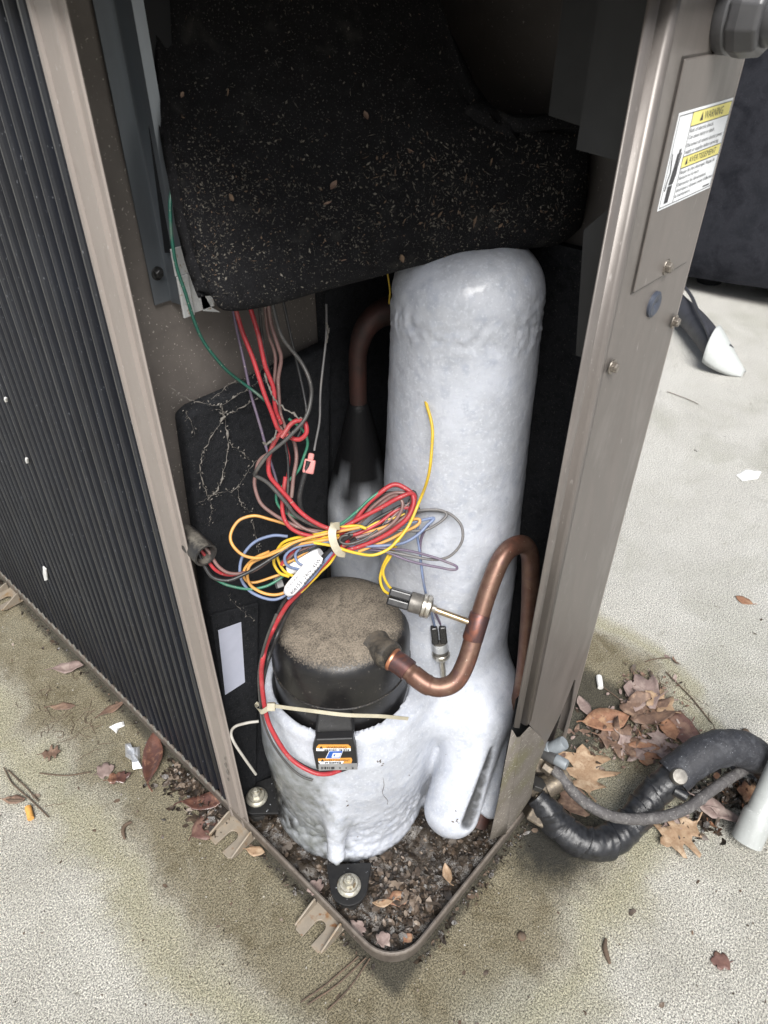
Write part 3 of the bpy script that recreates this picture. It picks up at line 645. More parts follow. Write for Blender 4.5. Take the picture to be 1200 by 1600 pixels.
# field gradient as normal, then lumps and granular frost
e = .002
def f1(P): return field(P)
nrm = np.stack([f1(V + np.eye(3)[i] * e) - f1(V - np.eye(3)[i] * e) for i in range(3)], -1); nrm /= np.linalg.norm(nrm, axis=1)[:, None] + 1e-9
A_, C_, L_, B_ = fields(V); B_ = B_ + .004
who = np.argmin(np.stack([C_, np.minimum(A_, B_), L_]), 0)
n1 = np.array([mnoise.fractal(Vector(p) * 22, 1, 2, 3) for p in V]); n2 = np.array([mnoise.fractal(Vector(p) * 85, .9, 2, 4) for p in V]); n3 = np.array([mnoise.noise(Vector(p) * 190) for p in V])
zz = V[:, 2]
band = np.exp(-((zz - .800 + .012 * n1) / .020) ** 2) * (who == 1) * 1.25
low = np.clip((.17 - zz) / .07, 0, 1) * (who == 0)
amp = .0008 * n1 + (.0003 + .0016 * band + .0034 * low * np.clip(n1 + .5, 0, 1)) * n2 + (.00012 + .0008 * band + .0008 * low) * n3
amp = np.where((who == 0) & (zz > .235), amp * .5, amp)
V2 = V + nrm * amp[:, None]
ang = np.arctan2(V[:, 1] - CY, V[:, 0] - CX)
left = np.clip((math.pi - np.abs(ang - math.radians(180))) / 1., 0, 1)
# how far the frost has turned to thin clear ice: low, on the side by the ribbed guard
u_side = -(V[:, 0] - CX) * RT.x - (V[:, 1] - CY) * RT.y          # >0 towards the guard side
clear = (who == 0) * np.clip(((u_side + .012) / .055) + .75 * n1 + .35 * n2, 0, 1) * np.clip((.285 - zz) / .05, 0, 1) * (.78 + .3 * n2)
thin = (who == 0) * np.clip((u_side - .078 + .03 * n1 + .014 * n2) / .02 , 0, 1) * np.clip((.20 - zz) / .06, 0, 1)
gd = cap_sdf(V, GR0, GR1, .0008, .0115)
thin = np.maximum(thin, (who == 2) * np.clip((.0045 - gd + .0015 * n2) / .004, 0, 1) * .9)
thin = np.maximum(thin, (who == 0) * np.clip((.040 - zz + .014 * n2) / .012, 0, 1) * .85)
def ice_at(u, v, off=0.):
    """point of the ice surface on a sight line, lifted off towards the eye"""
    ts = np.linspace(.55, 1.2, 500); d = np.array(ray(u, v)); f = field(np.array(CAM) + ts[:, None] * d)
    k = np.argmax(f < 0); return CAM + ray(u, v) * (float(ts[k]) - off) if f.min() < 0 else at(u, v, .85)
def ice_part(name, sel, parent):
    cen = who[Q]; fmask = (cen == sel).sum(1) >= 3 if sel != 1 else ~(((cen == 0).sum(1) >= 3) | ((cen == 2).sum(1) >= 3))
    q = Q[fmask]; used = np.unique(q); mp = -np.ones(len(V2), int); mp[used] = np.arange(len(used))
    me = bpy.data.meshes.new(name); me.from_pydata(V2[used].tolist(), [], mp[q].tolist())
    for an, arr in (('clear', clear), ('thin', thin)):
        at_ = me.attributes.new(an, 'FLOAT', 'POINT'); at_.data.foreach_set('value', arr[used].astype(np.float32))
    me.materials.append(MATS['ice']); me.shade_smooth(); o = bpy.data.objects.new(name, me); link(o, parent); return o
COMP = empty('compressor', (CX, CY, .03), 'black steel compressor with dust-topped cap and thick white ice round its body', 'compressor')
ACC = empty('accumulator', (AX, AY, .06), 'tall cylinder tank wholly coated in smooth white ice behind the service panel', 'tank')
SUC = empty('suction_pipe', (.25, .1, .1), 'ice-coated pipe bend hanging between tank and compressor like a white lobe', 'pipe')
ice_part('ice_coat', 0, COMP); ice_part('ice_coat', 1, ACC); ice_part('ice_coat', 2, SUC)
b = MB(); b.tube([at(786, 1170, 1.075), at(745, 1290, 1.06)], .016, 10); build(b, 'bare_pipe', 'copper_dark', SUC, smooth=60)

# ------------------------------------------------------------------ compressor steel parts
b = MB(); T_ = Matrix.Translation((CX, CY, 0))
b.lathe([(.0915, .20), (.0915, .352), (.0928, .3535), (.0928, .357), (.0915, .3585), (.0912, .396), (.0893, .408), (.085, .4175), (.077, .4245), (.064, .429), (.045, .432), (.02, .4335), (.002, .434)], T_, 72)
build(b, 'shell_cap', 'compressor_black', COMP, smooth=35)
b = MB(); b.lathe([(.098, .020), (.098, .06), (.094, .07), (.094, .12)], T_, 48); build(b, 'base_shell', 'compressor_black', COMP, smooth=35)
# terminal box: black cover with labels on a slanted neck
tcn = on_cyl(527, 1135, CX, CY, .100); tout = Vector((tcn.x - CX, tcn.y - CY, 0)).normalized()
def tb_(u, v, d): return on_cyl(u, v, CX, CY, d)
b = MB()
fr = [tb_(488, 1172, .132), tb_(493, 1156, .130), tb_(551, 1154, .130), tb_(556, 1170, .132), tb_(559, 1202, .134), tb_(494, 1203, .134)]
b.prism(fr, tuple(-tout * .012)); TC = build(b, 'terminal_cover', 'cover_black', COMP, bevel=.002, segs=3)
b = MB(); b.prism([tb_(496, 1112, .098), tb_(549, 1114, .098), tb_(554, 1158, .1195), tb_(491, 1158, .1195)], tuple(-tout * .02)); build(b, 'terminal_neck', 'rubber_wet', COMP, bevel=.003, segs=3)
fx = (fr[3] - fr[0]).normalized(); fn_ = fx.cross((fr[1] - fr[5]).normalized()).normalized()
if fn_.dot(CAM - fr[0]) < 0: fn_ = -fn_
fy = fn_.cross(fx).normalized()
if fy.z < 0: fy = -fy
fo = (fr[0] + fr[3] + fr[4] + fr[5]) / 4
def fp(u, v):
    """point of the cover's front plane on the sight line of a measured mark"""
    d = ray(u, v); return CAM + d * ((fo - CAM).dot(fn_) / d.dot(fn_)) + fn_ * .0010
def decal(name, pts, m, k=1., par=None):
    b = MB(); b.prism([fp(u, v) + fn_ * (.00025 * k - .0002) for u, v in pts], tuple(-fn_ * .0009)); return build(b, name, m, par or TC)
decal('warning_strip', [(495, 1166), (498, 1163), (544, 1163), (548, 1166), (548, 1172), (494, 1172)], 'label_orange')
decal('warning_strip', [(494.3, 1168.2), (548, 1168.2), (548, 1172), (494.5, 1172)], 'label_white', 2)
decal('warning_strip', [(497, 1185), (549, 1183.7), (550.5, 1187), (549, 1191.5), (501, 1192.5), (498, 1190)], 'label_orange')
decal('warning_strip', [(497.7, 1188.3), (538, 1188), (535, 1191.8), (501, 1192.5), (498.5, 1190)], 'label_white', 2)
decal('data_plate', [(497.5, 1193.5), (558, 1192), (558.7, 1201.3), (498.5, 1203)], 'plate_grey')
decal('brand_mark', [(514.5, 1172.0), (536.5, 1171.5), (531, 1184.2), (508.8, 1184.0)], 'label_white')
decal('brand_mark', [(515.0, 1172.7), (535.4, 1172.3), (530.4, 1183.5), (510.0, 1183.3)], 'logo_blue', 2)
decal('brand_mark', [(520.5, 1175.3), (533.5, 1175.1), (532.8, 1176.6), (522.2, 1176.8), (520.4, 1180.6), (530.6, 1180.4), (530, 1181.8), (518.2, 1182.0)], 'label_white', 3)
decal('brand_mark', [(524.5, 1177.5), (532.3, 1177.4), (531.2, 1179.8), (523.3, 1179.9)], 'label_white', 3)
tx = MB()
tux, tuy = (fp(548, 1170) - fp(496, 1170)).normalized(), (fp(520, 1165) - fp(520, 1175)).normalized()
def tpx(s, u, v, hpx, wpx):
    text_mb(tx, s, fp(u, v) + fn_ * .00075, tux, tuy, (fp(u, v - hpx) - fp(u, v)).length, (fp(u + wpx, v) - fp(u, v)).length)
def smudge(u, v, h_, w_):
    # print too worn to read: broken dark bars
    x = u
    while x < u + w_:
        q = random.uniform(1.0, 3.2); y0 = v - random.uniform(0, h_ * .25); tx.add([fp(x, y0) + fn_ * .0007, fp(x + q, y0) + fn_ * .0007, fp(x + q, v - h_) + fn_ * .0007, fp(x, v - h_) + fn_ * .0007], [(0, 1, 2, 3)]); x += q + random.choice((.4, .7, 1.6))
tpx('WARNING', 510, 1168, 3.6, 32); smudge(506, 1171.6, 2.6, 39); tpx('AVERTISSEMENT', 507, 1187.9, 3.0, 40); smudge(508, 1191.5, 2.5, 25)
smudge(502, 1200.8, 4.2, 20)
for u_ in (530, 540, 550): smudge(u_, 1199.6, 2.2, 1)
for u, v in ((499, 1168), (501, 1188.2)): tx.add([fp(u, v) + fn_ * .0007, fp(u + 6, v) + fn_ * .0007, fp(u + 3, v - 4) + fn_ * .0007], [(0, 1, 2)])
build(tx, 'lettering', 'ink', TC, fix=False)
# mounting feet with bolts
def foot(u, v, big=True):
    c = onZ(u, v, .062); d = Vector((c.x - CX, c.y - CY, 0)); rad = d.length; d.normalize(); s = Vector((-d.y, d.x, 0))
    b = MB(); pl_ = []
    for k in range(13):
        a = -math.pi / 2 + math.pi * k / 12; pl_.append(Vector((c.x, c.y, .046)) + (d * math.cos(a) + s * math.sin(a)) * .027)
    pl_ += [Vector((CX, CY, .046)) + d * (rad - .032) + s * .033, Vector((CX, CY, .046)) + d * (rad - .032) - s * .033]
    b.prism(pl_, (0, 0, .004)); build(b, 'mounting_foot', 'rubber_wet', COMP, bevel=.001)
    M = Matrix.Translation((c.x, c.y, 0)); b = MB(); b.lathe([(.020, .014), (.0225, .020), (.019, .026), (.0225, .032), (.0215, .040), (.016, .045)], M, 28); build(b, 'rubber_grommet', 'rubber', COMP, smooth=60)
    b = MB(); b.lathe([(.0165, .050), (.0172, .0525), (.016, .055), (.0135, .0565), (.0125, .060)], M, 28); b.lathe([(.0085, .059), (.0085, .066), (.0070, .0685)], M @ Matrix.Rotation(.4, 4, 'Z'), 6); b.lathe([(.0042, .068), (.0042, .0725), (.003, .074)], M, 12)
    build(b, 'bolt', 'bolt_zinc', COMP, smooth=35)
foot(545, 1378); foot(400, 1240)
# discharge stub, copper pipe and pressure switch tube
s0 = at(598, 1018, .872); s1 = at(622, 1030, .845)
b = MB(); dv = (s1 - s0).normalized(); M = frame(s0 - dv * .012, dv); b.lathe([(.0235, .000), (.0205, .005), (.0185, .009), (.0182, .024), (.0172, .029), (.0150, .0322), (.0122, .0325)], M, 32)
build(b, 'discharge_stub', 'stub_steel', COMP, smooth=40)
pp = [(612, 1029, .852), (630, 1041, .846), (648, 1056, .84), (668, 1070, .836), (690, 1074, .834), (712, 1064, .834), (728, 1035, .834), (742, 990, .833), (757, 940, .832), (771, 900, .831), (784, 872, .832), (800, 855, .838), (818, 851, .850), (828, 868, .866), (829, 900, .885), (828, 940, .91), (825, 985, .935), (818, 1060, .97), (805, 1120, 1.0)]
path = smooth_path([at(*q) for q in pp], 8)
b = MB(); b.tube(path, [.0122 if 14 < i < 26 else .0112 for i in range(len(path))], 18); build(b, 'discharge_pipe', 'copper', COMP, smooth=60)
b = MB(); b.tube(path[1:13], .0135, 18); build(b, 'pipe_sleeve', 'copper_burnt', COMP, smooth=60)
b = MB(); b.tube(path[0:3], [.0142, .0150, .0138], 18); build(b, 'brazed_joint', 'copper_bright', COMP, smooth=60)
jc = at(744, 980, .833); jd = (at(757, 940, .832) - at(728, 1035, .834)).normalized()
b = MB(); b.tube([jc - jd * .017, jc - jd * .015, jc + jd * .015, jc + jd * .017], [.0112, .0122, .0122, .0112], 18); build(b, 'pipe_sleeve', 'copper_burnt', COMP, smooth=60)
# high pressure switch on its brass tube
SWA = empty('pressure_switch', (.2, .15, .4), 'black and steel pressure switch lying sideways on a brass tube with yellow wires', 'pressure switch')
a0 = at(607, 930, .835); a1 = at(676, 950, .832); d_ = (a1 - a0).normalized()
b = MB(); b.tube([a1 - d_ * .012, at(741, 975, .832)], .0040, 12); build(b, 'capillary_tube', 'brass_tube', SWA, smooth=60)
M = frame(a0, d_, UP)
b = MB(); b.lathe([(.0120, .026), (.0122, .028), (.0122, .040), (.0118, .0405)], M, 28); build(b, 'switch_body', 'steel_dusty', SWA, smooth=40)
b = MB(); b.lathe([(.0126, .0405), (.0143, .0415), (.0143, .0445), (.0132, .0455), (.0142, .0465), (.0140, .0505), (.0110, .0525), (.005, .0535), (.0042, .058)], M, 28); build(b, 'switch_collar', 'steel_ring', SWA, smooth=40)
b = MB(); b.box((-.010, -.0115, .0), (-.0005, .0115, .0265), M); b.box((.0005, -.0115, .0), (.010, .0115, .0265), M); build(b, 'plug_housing', 'plastic_black', SWA, bevel=.002, segs=3)
SWB = empty('pressure_switch', (.2, .15, .4), 'small upright pressure switch with foil band stuck in the ice under two grey wires', 'pressure switch')
a1 = ice_at(690, 1040, .012); a1 = at(690, 1030, (a1 - CAM).dot(FW)); a0 = at(684, 975, (a1 - CAM).dot(FW) - .030); d_ = (a1 - a0).normalized(); M = frame(a0, d_, RT)
ln_ = (a1 - a0).length
b = MB(); b.box((-.010, -.009, .0), (-.0008, .009, ln_ * .46), M); b.box((.0008, -.009, .0), (.010, .009, ln_ * .46), M); build(b, 'plug_housing', 'plastic_black', SWB, bevel=.0025, segs=3)
b = MB(); b.lathe([(.0102, ln_ * .44), (.0104, ln_ * .46), (.0104, ln_ * .8), (.0098, ln_ * .82)], M, 24); build(b, 'switch_body', 'steel_dusty', SWB, smooth=40)
b = MB(); b.lathe([(.0108, ln_ * .48), (.0108, ln_ * .70)], M, 24, caps=False); build(b, 'foil_band', 'foil', SWB, smooth=40)
b = MB(); b.lathe([(.0104, ln_ * .8), (.0118, ln_ * .82), (.0118, ln_ * .9), (.0085, ln_ * .98), (.0042, ln_ * 1.0), (.0036, ln_ * 1.55)], M, 24); build(b, 'switch_collar', 'steel_ring', SWB, smooth=40)

b = MB(); b.tube(smooth_path([ice_at(634, 586, -.0004), ice_at(642, 596, -.0002), ice_at(650, 606, -.0002), ice_at(659, 617, -.0002), ice_at(664, 624, .0)], 5), [.0003 + .00003 * i for i in range(21)], 5)
P = [ice_at(596, 1205, .0003), ice_at(600, 1225, .0003), ice_at(598, 1240, .0003), ice_at(606, 1252, .0003), ice_at(602, 1262, .0003)]; b.tube(smooth_path(P, 5), .0004, 4)
for u_, v_, n_ in ((595, 1192, 9), (594, 1190, 5), (712, 1285, 6), (714, 1278, 5), (640, 1210, 1), (545, 1250, 2), (450, 1180, 2), (700, 1180, 2), (560, 1300, 3)):
    for _ in range(n_):
        c_ = ice_at(u_ + random.gauss(0, 2.2), v_ + random.gauss(0, 3.5), .0006); a_ = random.random() * 6.28; l_ = random.uniform(.0008, .003)
        d1 = (RT * math.cos(a_) + UP * math.sin(a_)) * l_; d2 = (UP * math.cos(a_) - RT * math.sin(a_)) * l_ * .4; b.add([c_ - d1, c_ + d2, c_ + d1, c_ - d2], [(0, 1, 2, 3)])
tag(build(b, 'ice_dirt', 'litter_mid', fix=False), 'hairline roots and specks of dirt stuck on the white ice', 'dirt', kind='stuff')
# frosted muffler and dark copper pipe behind
MUF = empty('muffler', (.268, .31, .3), 'dark frosted bottle-shaped muffler with copper pipe in the shadow behind the wiring', 'muffler')
mx_, my_ = .262, .300
b = MB(); prf = [(.046, .06), (.046, .2)] + [(.046, .2 + .02 * i) for i in range(1, 16)] + [(.0445, .525), (.040, .55), (.034, .575), (.028, .60), (.0225, .625), (.018, .645), (.0145, .66), (.012, .672)]
b.lathe(prf, Matrix.Translation((mx_, my_, 0)), 48); mo = build(b, 'muffler_body', 'frost', MUF, smooth=80)
sub_ = mo.modifiers.new('fine', 'SUBSURF'); sub_.levels = sub_.render_levels = 1
# frost thins out upwards over the black shell
at_ = mo.data.attributes.new('thin', 'FLOAT', 'POINT'); at_.data.foreach_set('value', [min(1., max(.1, (q.co.z - .43) / .15 + .7 * fbm(q.co, 26, 4))) for q in mo.data.vertices])
at_ = mo.data.attributes.new('clear', 'FLOAT', 'POINT'); at_.data.foreach_set('value', [.35] * len(mo.data.vertices))
q0 = Vector((mx_, my_, .66))
pth = smooth_path([q0, Vector((mx_, my_, .70)), Vector((mx_ + .002, my_, .735)), Vector((mx_ + .012, my_ - .004, .762)), Vector((mx_ + .032, my_ - .012, .775)), Vector((mx_ + .06, my_ - .03, .777)), Vector((mx_ + .09, my_ - .05, .776))], 6)
b = MB(); b.tube(pth, [.0105] * 12 + [.0108 + .0004 * i for i in range(len(pth) - 12)], 16); build(b, 'muffler_pipe', 'copper_dark', MUF, smooth=60)

# ------------------------------------------------------------------ wiring
HAR = empty('wire_harness', (0, 0, 0), 'tangled bundle of red, brown, yellow, blue and black wires tied in loops', 'wiring')
PXR = 1 / FPX
def wire(name, m, pts, dia, parent=HAR, t=None, k=7, lift=0., seg=8):
    P = []
    for q in pts:
        P.append(Vector(q) if isinstance(q, Vector) else at(q[0], q[1], (q[2] if len(q) > 2 else t) + lift))
    P = smooth_path(P, k); tm = sum((p - CAM).dot(FW) for p in P) / len(P)
    ph = random.random() * 50
    P = [p + RT * (.0011 * mnoise.noise(Vector((i * .11 + ph, 0, 0)))) + UP * (.0011 * mnoise.noise(Vector((0, i * .11 + ph, 0)))) for i, p in enumerate(P)]
    b = MB(); b.tube(P, dia * .455 * tm * PXR, seg); return build(b, name, m, parent, smooth=80)
def ramp(pts, ts):
    n = len(pts); return [(u, v, float(np.interp(i / (n - 1), np.linspace(0, 1, len(ts)), ts))) for i, (u, v) in enumerate(pts)]
# falling wires from under the hood
wire('red_wire', 'w_red', ramp([(364, 470), (378, 515), (395, 560), (414, 618), (424, 645), (434, 668), (444, 678)], [.70, .73, .75]), 8)
wire('red_wire', 'w_red', ramp([(388, 470), (402, 520), (414, 568), (426, 602), (429, 628), (432, 645), (440, 662)], [.705, .735, .755]), 8)
wire('red_wire', 'w_red', ramp([(440, 684), (452, 665), (466, 657), (478, 662), (479, 676), (468, 687), (452, 682), (440, 676), (428, 692), (420, 718), (421, 742), (434, 760), (452, 780), (473, 803), (495, 818), (520, 827), (545, 825)], [.742, .738, .745, .755, .775, .79]), 8.2)
wire('red_wire', 'w_red', ramp([(446, 745), (443, 770), (441, 795), (448, 818), (464, 831), (490, 838), (515, 836), (535, 832)], [.775, .785, .80]), 7.5)
wire('brown_wire', 'w_brown', ramp([(418, 470), (422, 500), (434, 540), (440, 563), (434, 597), (437, 640), (446, 668), (460, 690), (463, 717), (458, 750), (455, 778)], [.715, .745, .765, .775]), 7)
wire('brown_wire', 'w_brown', ramp([(413, 470), (419, 520), (430, 560), (428, 610), (432, 650), (443, 678)], [.72, .75, .762]), 6)
wire('brown_wire', 'w_brown', ramp([(424, 705), (410, 716), (401, 732), (398, 757), (406, 785), (426, 802), (446, 814), (475, 826), (510, 830)], [.77, .785, .80]), 6.5)
wire('brown_wire', 'w_brown', ramp([(446, 770), (450, 800), (466, 820), (490, 831), (520, 833), (548, 826), (575, 806), (603, 782), (620, 775), (629, 788), (622, 808), (597, 830), (560, 846), (535, 852)], [.79, .80, .785, .79]), 6.5)
wire('black_wire', 'w_greyblack', ramp([(424, 470), (440, 525), (470, 565), (484, 597), (487, 622), (476, 655), (450, 684), (422, 707), (404, 731), (397, 742)], [.70, .735, .728, .735, .75]), 7)
wire('black_wire', 'w_greyblack', ramp([(397, 742), (420, 756), (446, 785), (462, 805), (485, 818), (512, 826)], [.752, .77, .795]), 7)
wire('black_wire', 'w_black', ramp([(440, 460), (453, 520), (464, 565), (474, 615), (478, 652), (462, 690)], [.72, .76, .765]), 5)
wire('black_wire', 'w_black', ramp([(405, 470), (409, 520), (420, 580), (432, 640), (445, 690), (449, 720), (450, 770), (447, 800)], [.72, .765, .785]), 5)
wire('grey_wire', 'w_grey', ramp([(509, 475), (510, 520), (505, 570), (501, 620), (498, 660), (491, 704)], [.76, .775]), 4)
wire('black_wire', 'w_black', ramp([(482, 720), (475, 745), (468, 775), (470, 795), (478, 808), (500, 820)], [.77, .785, .80]), 9)
wire('purple_wire', 'w_purple', ramp([(362, 470), (371, 520), (386, 590), (396, 630), (408, 670), (416, 700), (430, 745), (440, 780)], [.73, .765, .785]), 5)
wire('red_wire', 'w_red', ramp([(446, 690), (452, 720), (447, 760), (443, 790)], [.778, .785]), 4)
wire('green_wire', 'w_green', ramp([(452, 654), (467, 667), (478, 680), (480, 697), (473, 722), (462, 740), (446, 756), (433, 768), (433, 786), (446, 800), (472, 812), (500, 820), (525, 823), (556, 800), (580, 778), (603, 763), (622, 760), (640, 768)], [.76, .77, .785, .795, .785, .79]), 5)
# pink spade connector
b = MB(); M = frame(at(487, 708, .772), (at(482, 735, .775) - at(487, 708, .772)), RT)
b.box((-.0032, -.003, 0), (.0032, .003, .008), M); b.box((-.0062, -.004, .007), (.0062, .004, .0225), M); build(b, 'spade_connector', 'spade_pink', HAR, bevel=.0015)
# upper right loops of the bundle
wire('red_wire', 'w_red', ramp([(500, 838), (530, 834), (556, 812), (575, 787), (595, 768), (615, 758), (632, 762), (644, 772), (646, 790), (634, 812), (612, 830), (585, 845), (555, 856), (530, 862)], [.80, .785, .785, .80]), 8.5)
wire('red_wire', 'w_red', ramp([(540, 822), (570, 806), (600, 790), (625, 777), (642, 771), (648, 780), (640, 798)], [.79, .78, .79]), 8)
wire('brown_wire', 'w_brown', ramp([(530, 830), (556, 818), (580, 795), (604, 775), (624, 770), (642, 774), (640, 800), (618, 818), (590, 838)], [.80, .79, .795]), 6.5)
wire('black_wire', 'w_black', ramp([(545, 828), (572, 800), (590, 778), (610, 770), (630, 772), (647, 770), (648, 785), (634, 806), (604, 820), (575, 830), (545, 842)], [.80, .795, .80]), 6.5)
wire('black_wire', 'w_greyblack', ramp([(560, 836), (588, 812), (616, 796), (640, 789), (654, 796), (640, 806)], [.805, .80]), 6)
wire('black_wire', 'w_greyblack', ramp([(552, 835), (535, 838), (531, 846), (545, 850), (570, 842), (590, 828)], [.785, .788]), 5)
wire('grey_wire', 'w_grey', ramp([(590, 826), (622, 829), (660, 828), (688, 816), (698, 804), (684, 797), (655, 797), (640, 803)], [.80, .79, .80]), 5)
wire('grey_wire', 'w_grey', ramp([(644, 806), (664, 798), (690, 799), (706, 805), (721, 822), (722, 843), (712, 862), (696, 872), (672, 874), (640, 868), (600, 860)], [.805, .785, .80]), 5)
wire('purple_wire', 'w_purple', ramp([(570, 855), (604, 857), (640, 861), (676, 870), (702, 880), (714, 886), (706, 890), (680, 886), (640, 876), (600, 862), (570, 858)], [.80, .785, .79, .805]), 4.5)
wire('blue_wire', 'w_blue', ramp([(500, 846), (540, 852), (585, 853), (625, 850), (652, 836), (668, 820), (678, 810), (664, 812), (632, 819), (600, 829)], [.80, .79, .80]), 5.5)
wire('orange_wire', 'w_orange', ramp([(556, 838), (590, 827), (625, 815), (654, 811), (650, 822), (620, 838), (590, 850), (560, 862)], [.80, .79, .80]), 5.5)
wire('yellow_wire', 'w_yellow', [ice_at(660, 612, -.016), ice_at(666, 628, -.001), ice_at(673, 655, .010), ice_at(675, 690, .022), ice_at(671, 735, .035)] + ramp([(658, 780), (640, 818), (618, 848), (596, 864), (575, 867), (548, 862), (520, 853), (490, 848)], [.775, .765, .78]), 5.5)
# left loops
wire('yellow_wire', 'w_orange', ramp([(455, 822), (425, 812), (396, 806), (374, 813), (361, 832), (364, 852), (380, 867), (404, 872), (430, 864), (458, 848), (492, 838), (530, 830), (562, 824)], [.81, .80, .79, .785]), 5.5)
wire('yellow_wire', 'w_yellow', ramp([(452, 901), (437, 895), (428, 880), (431, 864), (443, 848), (468, 839), (500, 834), (532, 824), (560, 822), (572, 826)], [.82, .81, .79, .785]), 5.5)
wire('yellow_wire', 'w_yellow', ramp([(470, 905), (445, 893), (434, 873), (436, 860), (455, 848), (490, 842), (530, 836)], [.825, .805, .79]), 5)
wire('orange_wire', 'w_orange', ramp([(468, 905), (452, 922), (433, 929), (408, 925), (392, 914), (386, 898), (393, 880), (416, 868), (440, 858), (470, 850), (505, 844), (540, 838)], [.83, .82, .80, .79]), 5.5)
wire('orange_wire', 'w_orange', ramp([(470, 884), (452, 891), (436, 898), (412, 907), (392, 910), (381, 902), (384, 886), (398, 872), (420, 862)], [.835, .825, .81]), 5)
wire('blue_wire', 'w_blue', ramp([(450, 838), (425, 837), (400, 846), (382, 864), (375, 886), (378, 908), (394, 926), (416, 935), (438, 934), (458, 920), (472, 902)], [.815, .82, .84]), 5.5)
wire('blue_wire', 'w_blue', ramp([(516, 846), (486, 850), (460, 856), (446, 868), (446, 880), (455, 887), (468, 890)], [.795, .80, .815]), 5.5)
wire('blue_wire', 'w_blue', ramp([(470, 855), (462, 866), (464, 878), (474, 884)], [.805, .81]), 5)
wire('blue_wire', 'w_blue', ramp([(520, 862), (505, 880), (490, 900), (470, 918), (450, 935)], [.795, .82]), 6)
wire('yellow_wire', 'w_yellow', ramp([(530, 862), (515, 880), (500, 895), (488, 908), (470, 925)], [.795, .825]), 4.5)
wire('yellow_wire', 'w_yellow', ramp([(632, 828), (618, 846), (606, 868), (598, 886), (594, 904), (600, 922), (612, 931)], [.795, .815, .835]), 5)
wire('yellow_wire', 'w_yellow', ramp([(624, 846), (612, 864), (601, 884), (600, 900), (606, 915), (617, 924)], [.80, .815, .836]), 5)
wire('blue_wire', 'w_blue', ramp([(655, 814), (652, 835), (655, 862), (661, 900), (667, 935), (674, 958), (679, 978)], [.80, .82, (a0 - CAM).dot(FW)]), 4.5)
wire('purple_wire', 'w_purple', ramp([(673, 814), (660, 838), (656, 860), (660, 895), (666, 930), (679, 956), (690, 978)], [.80, .82, (a0 - CAM).dot(FW)]), 4.5)
# wires from the split sleeve on the left
wire('black_wire', 'w_black', ramp([(305, 855), (316, 876), (330, 900), (352, 907), (376, 900), (402, 886), (432, 868), (462, 850), (495, 842)], [.765, .778, .80]), 6.5)
wire('red_wire', 'w_red', ramp([(306, 850), (320, 868), (336, 890), (356, 898), (382, 895)], [.765, .778, .80]), 6)
wire('brown_wire', 'w_brown', ramp([(312, 848), (326, 862), (342, 886), (362, 896), (392, 893), (420, 876), (445, 858)], [.765, .778, .80]), 6)
wire('green_wire', 'w_green', ramp([(335, 905), (356, 914), (384, 920), (412, 917), (432, 908), (446, 897)], [.815, .83]), 5)
# long run down the side of the compressor
wire('black_wire', 'w_black', ramp([(548, 836), (520, 856), (492, 884), (464, 914), (442, 944), (426, 980)], [.785, .80, .83, .87]) + [on_cyl(412, 1020, CX, CY, .112), on_cyl(408, 1062, CX, CY, .118), on_cyl(411, 1105, CX, CY, .121)], 8)
wire('black_wire', 'w_black', ramp([(556, 842), (528, 862), (502, 890), (480, 915), (458, 946), (436, 985)], [.79, .805, .83, .865]) + [on_cyl(419, 1030, CX, CY, .110), on_cyl(410, 1070, CX, CY, .116), on_cyl(414, 1112, CX, CY, .122), on_cyl(428, 1148, CX, CY, .123), on_cyl(452, 1182, CX, CY, .124), on_cyl(488, 1204, CX, CY, .124), on_cyl(520, 1206, CX, CY, .124), on_cyl(545, 1199, CX, CY, .122)], 8)
wire('red_wire', 'w_red', ramp([(545, 846), (520, 866), (495, 893), (470, 922), (447, 948), (426, 985)], [.788, .805, .83, .86]) + [on_cyl(413, 1022, CX, CY, .113), on_cyl(408, 1060, CX, CY, .119), on_cyl(416, 1115, CX, CY, .124), on_cyl(430, 1150, CX, CY, .126), on_cyl(455, 1186, CX, CY, .127), on_cyl(490, 1207, CX, CY, .127), on_cyl(514, 1209, CX, CY, .127), on_cyl(532, 1203, CX, CY, .126)], 8.5)
wire('grey_wire', 'w_greyblack', [on_cyl(432, 960, CX, CY, .115), on_cyl(416, 1000, CX, CY, .116), on_cyl(405, 1045, CX, CY, .118), on_cyl(406, 1090, CX, CY, .121), on_cyl(412, 1128, CX, CY, .122), on_cyl(428, 1165, CX, CY, .121), on_cyl(450, 1195, CX, CY, .120), on_cyl(472, 1213, CX, CY, .119), on_cyl(488, 1219, CX, CY, .117)], 4.5)
for i_ in range(7):
    j_ = lambda a: random.uniform(-a, a)
    o_ = j_(9); mm = ['w_black', 'w_red', 'w_brown', 'w_orange', 'w_yellow', 'w_greyblack', 'w_blue'][i_]
    wire(['black_wire', 'red_wire', 'brown_wire', 'orange_wire', 'yellow_wire', 'black_wire', 'blue_wire'][i_], mm, ramp([(452 + j_(14), 872 + j_(14)), (470 + j_(8), 858 + o_), (498, 846 + o_ * .7), (526, 842 + o_ * .5), (560, 836 + o_ * .6), (592 + j_(6), 822 + o_), (622 + j_(10), 806 + j_(10)), (646 + j_(6), 790 + j_(12))], [.815, .797, .80]), (6, 7, 6, 5, 5, 5, 5)[i_])
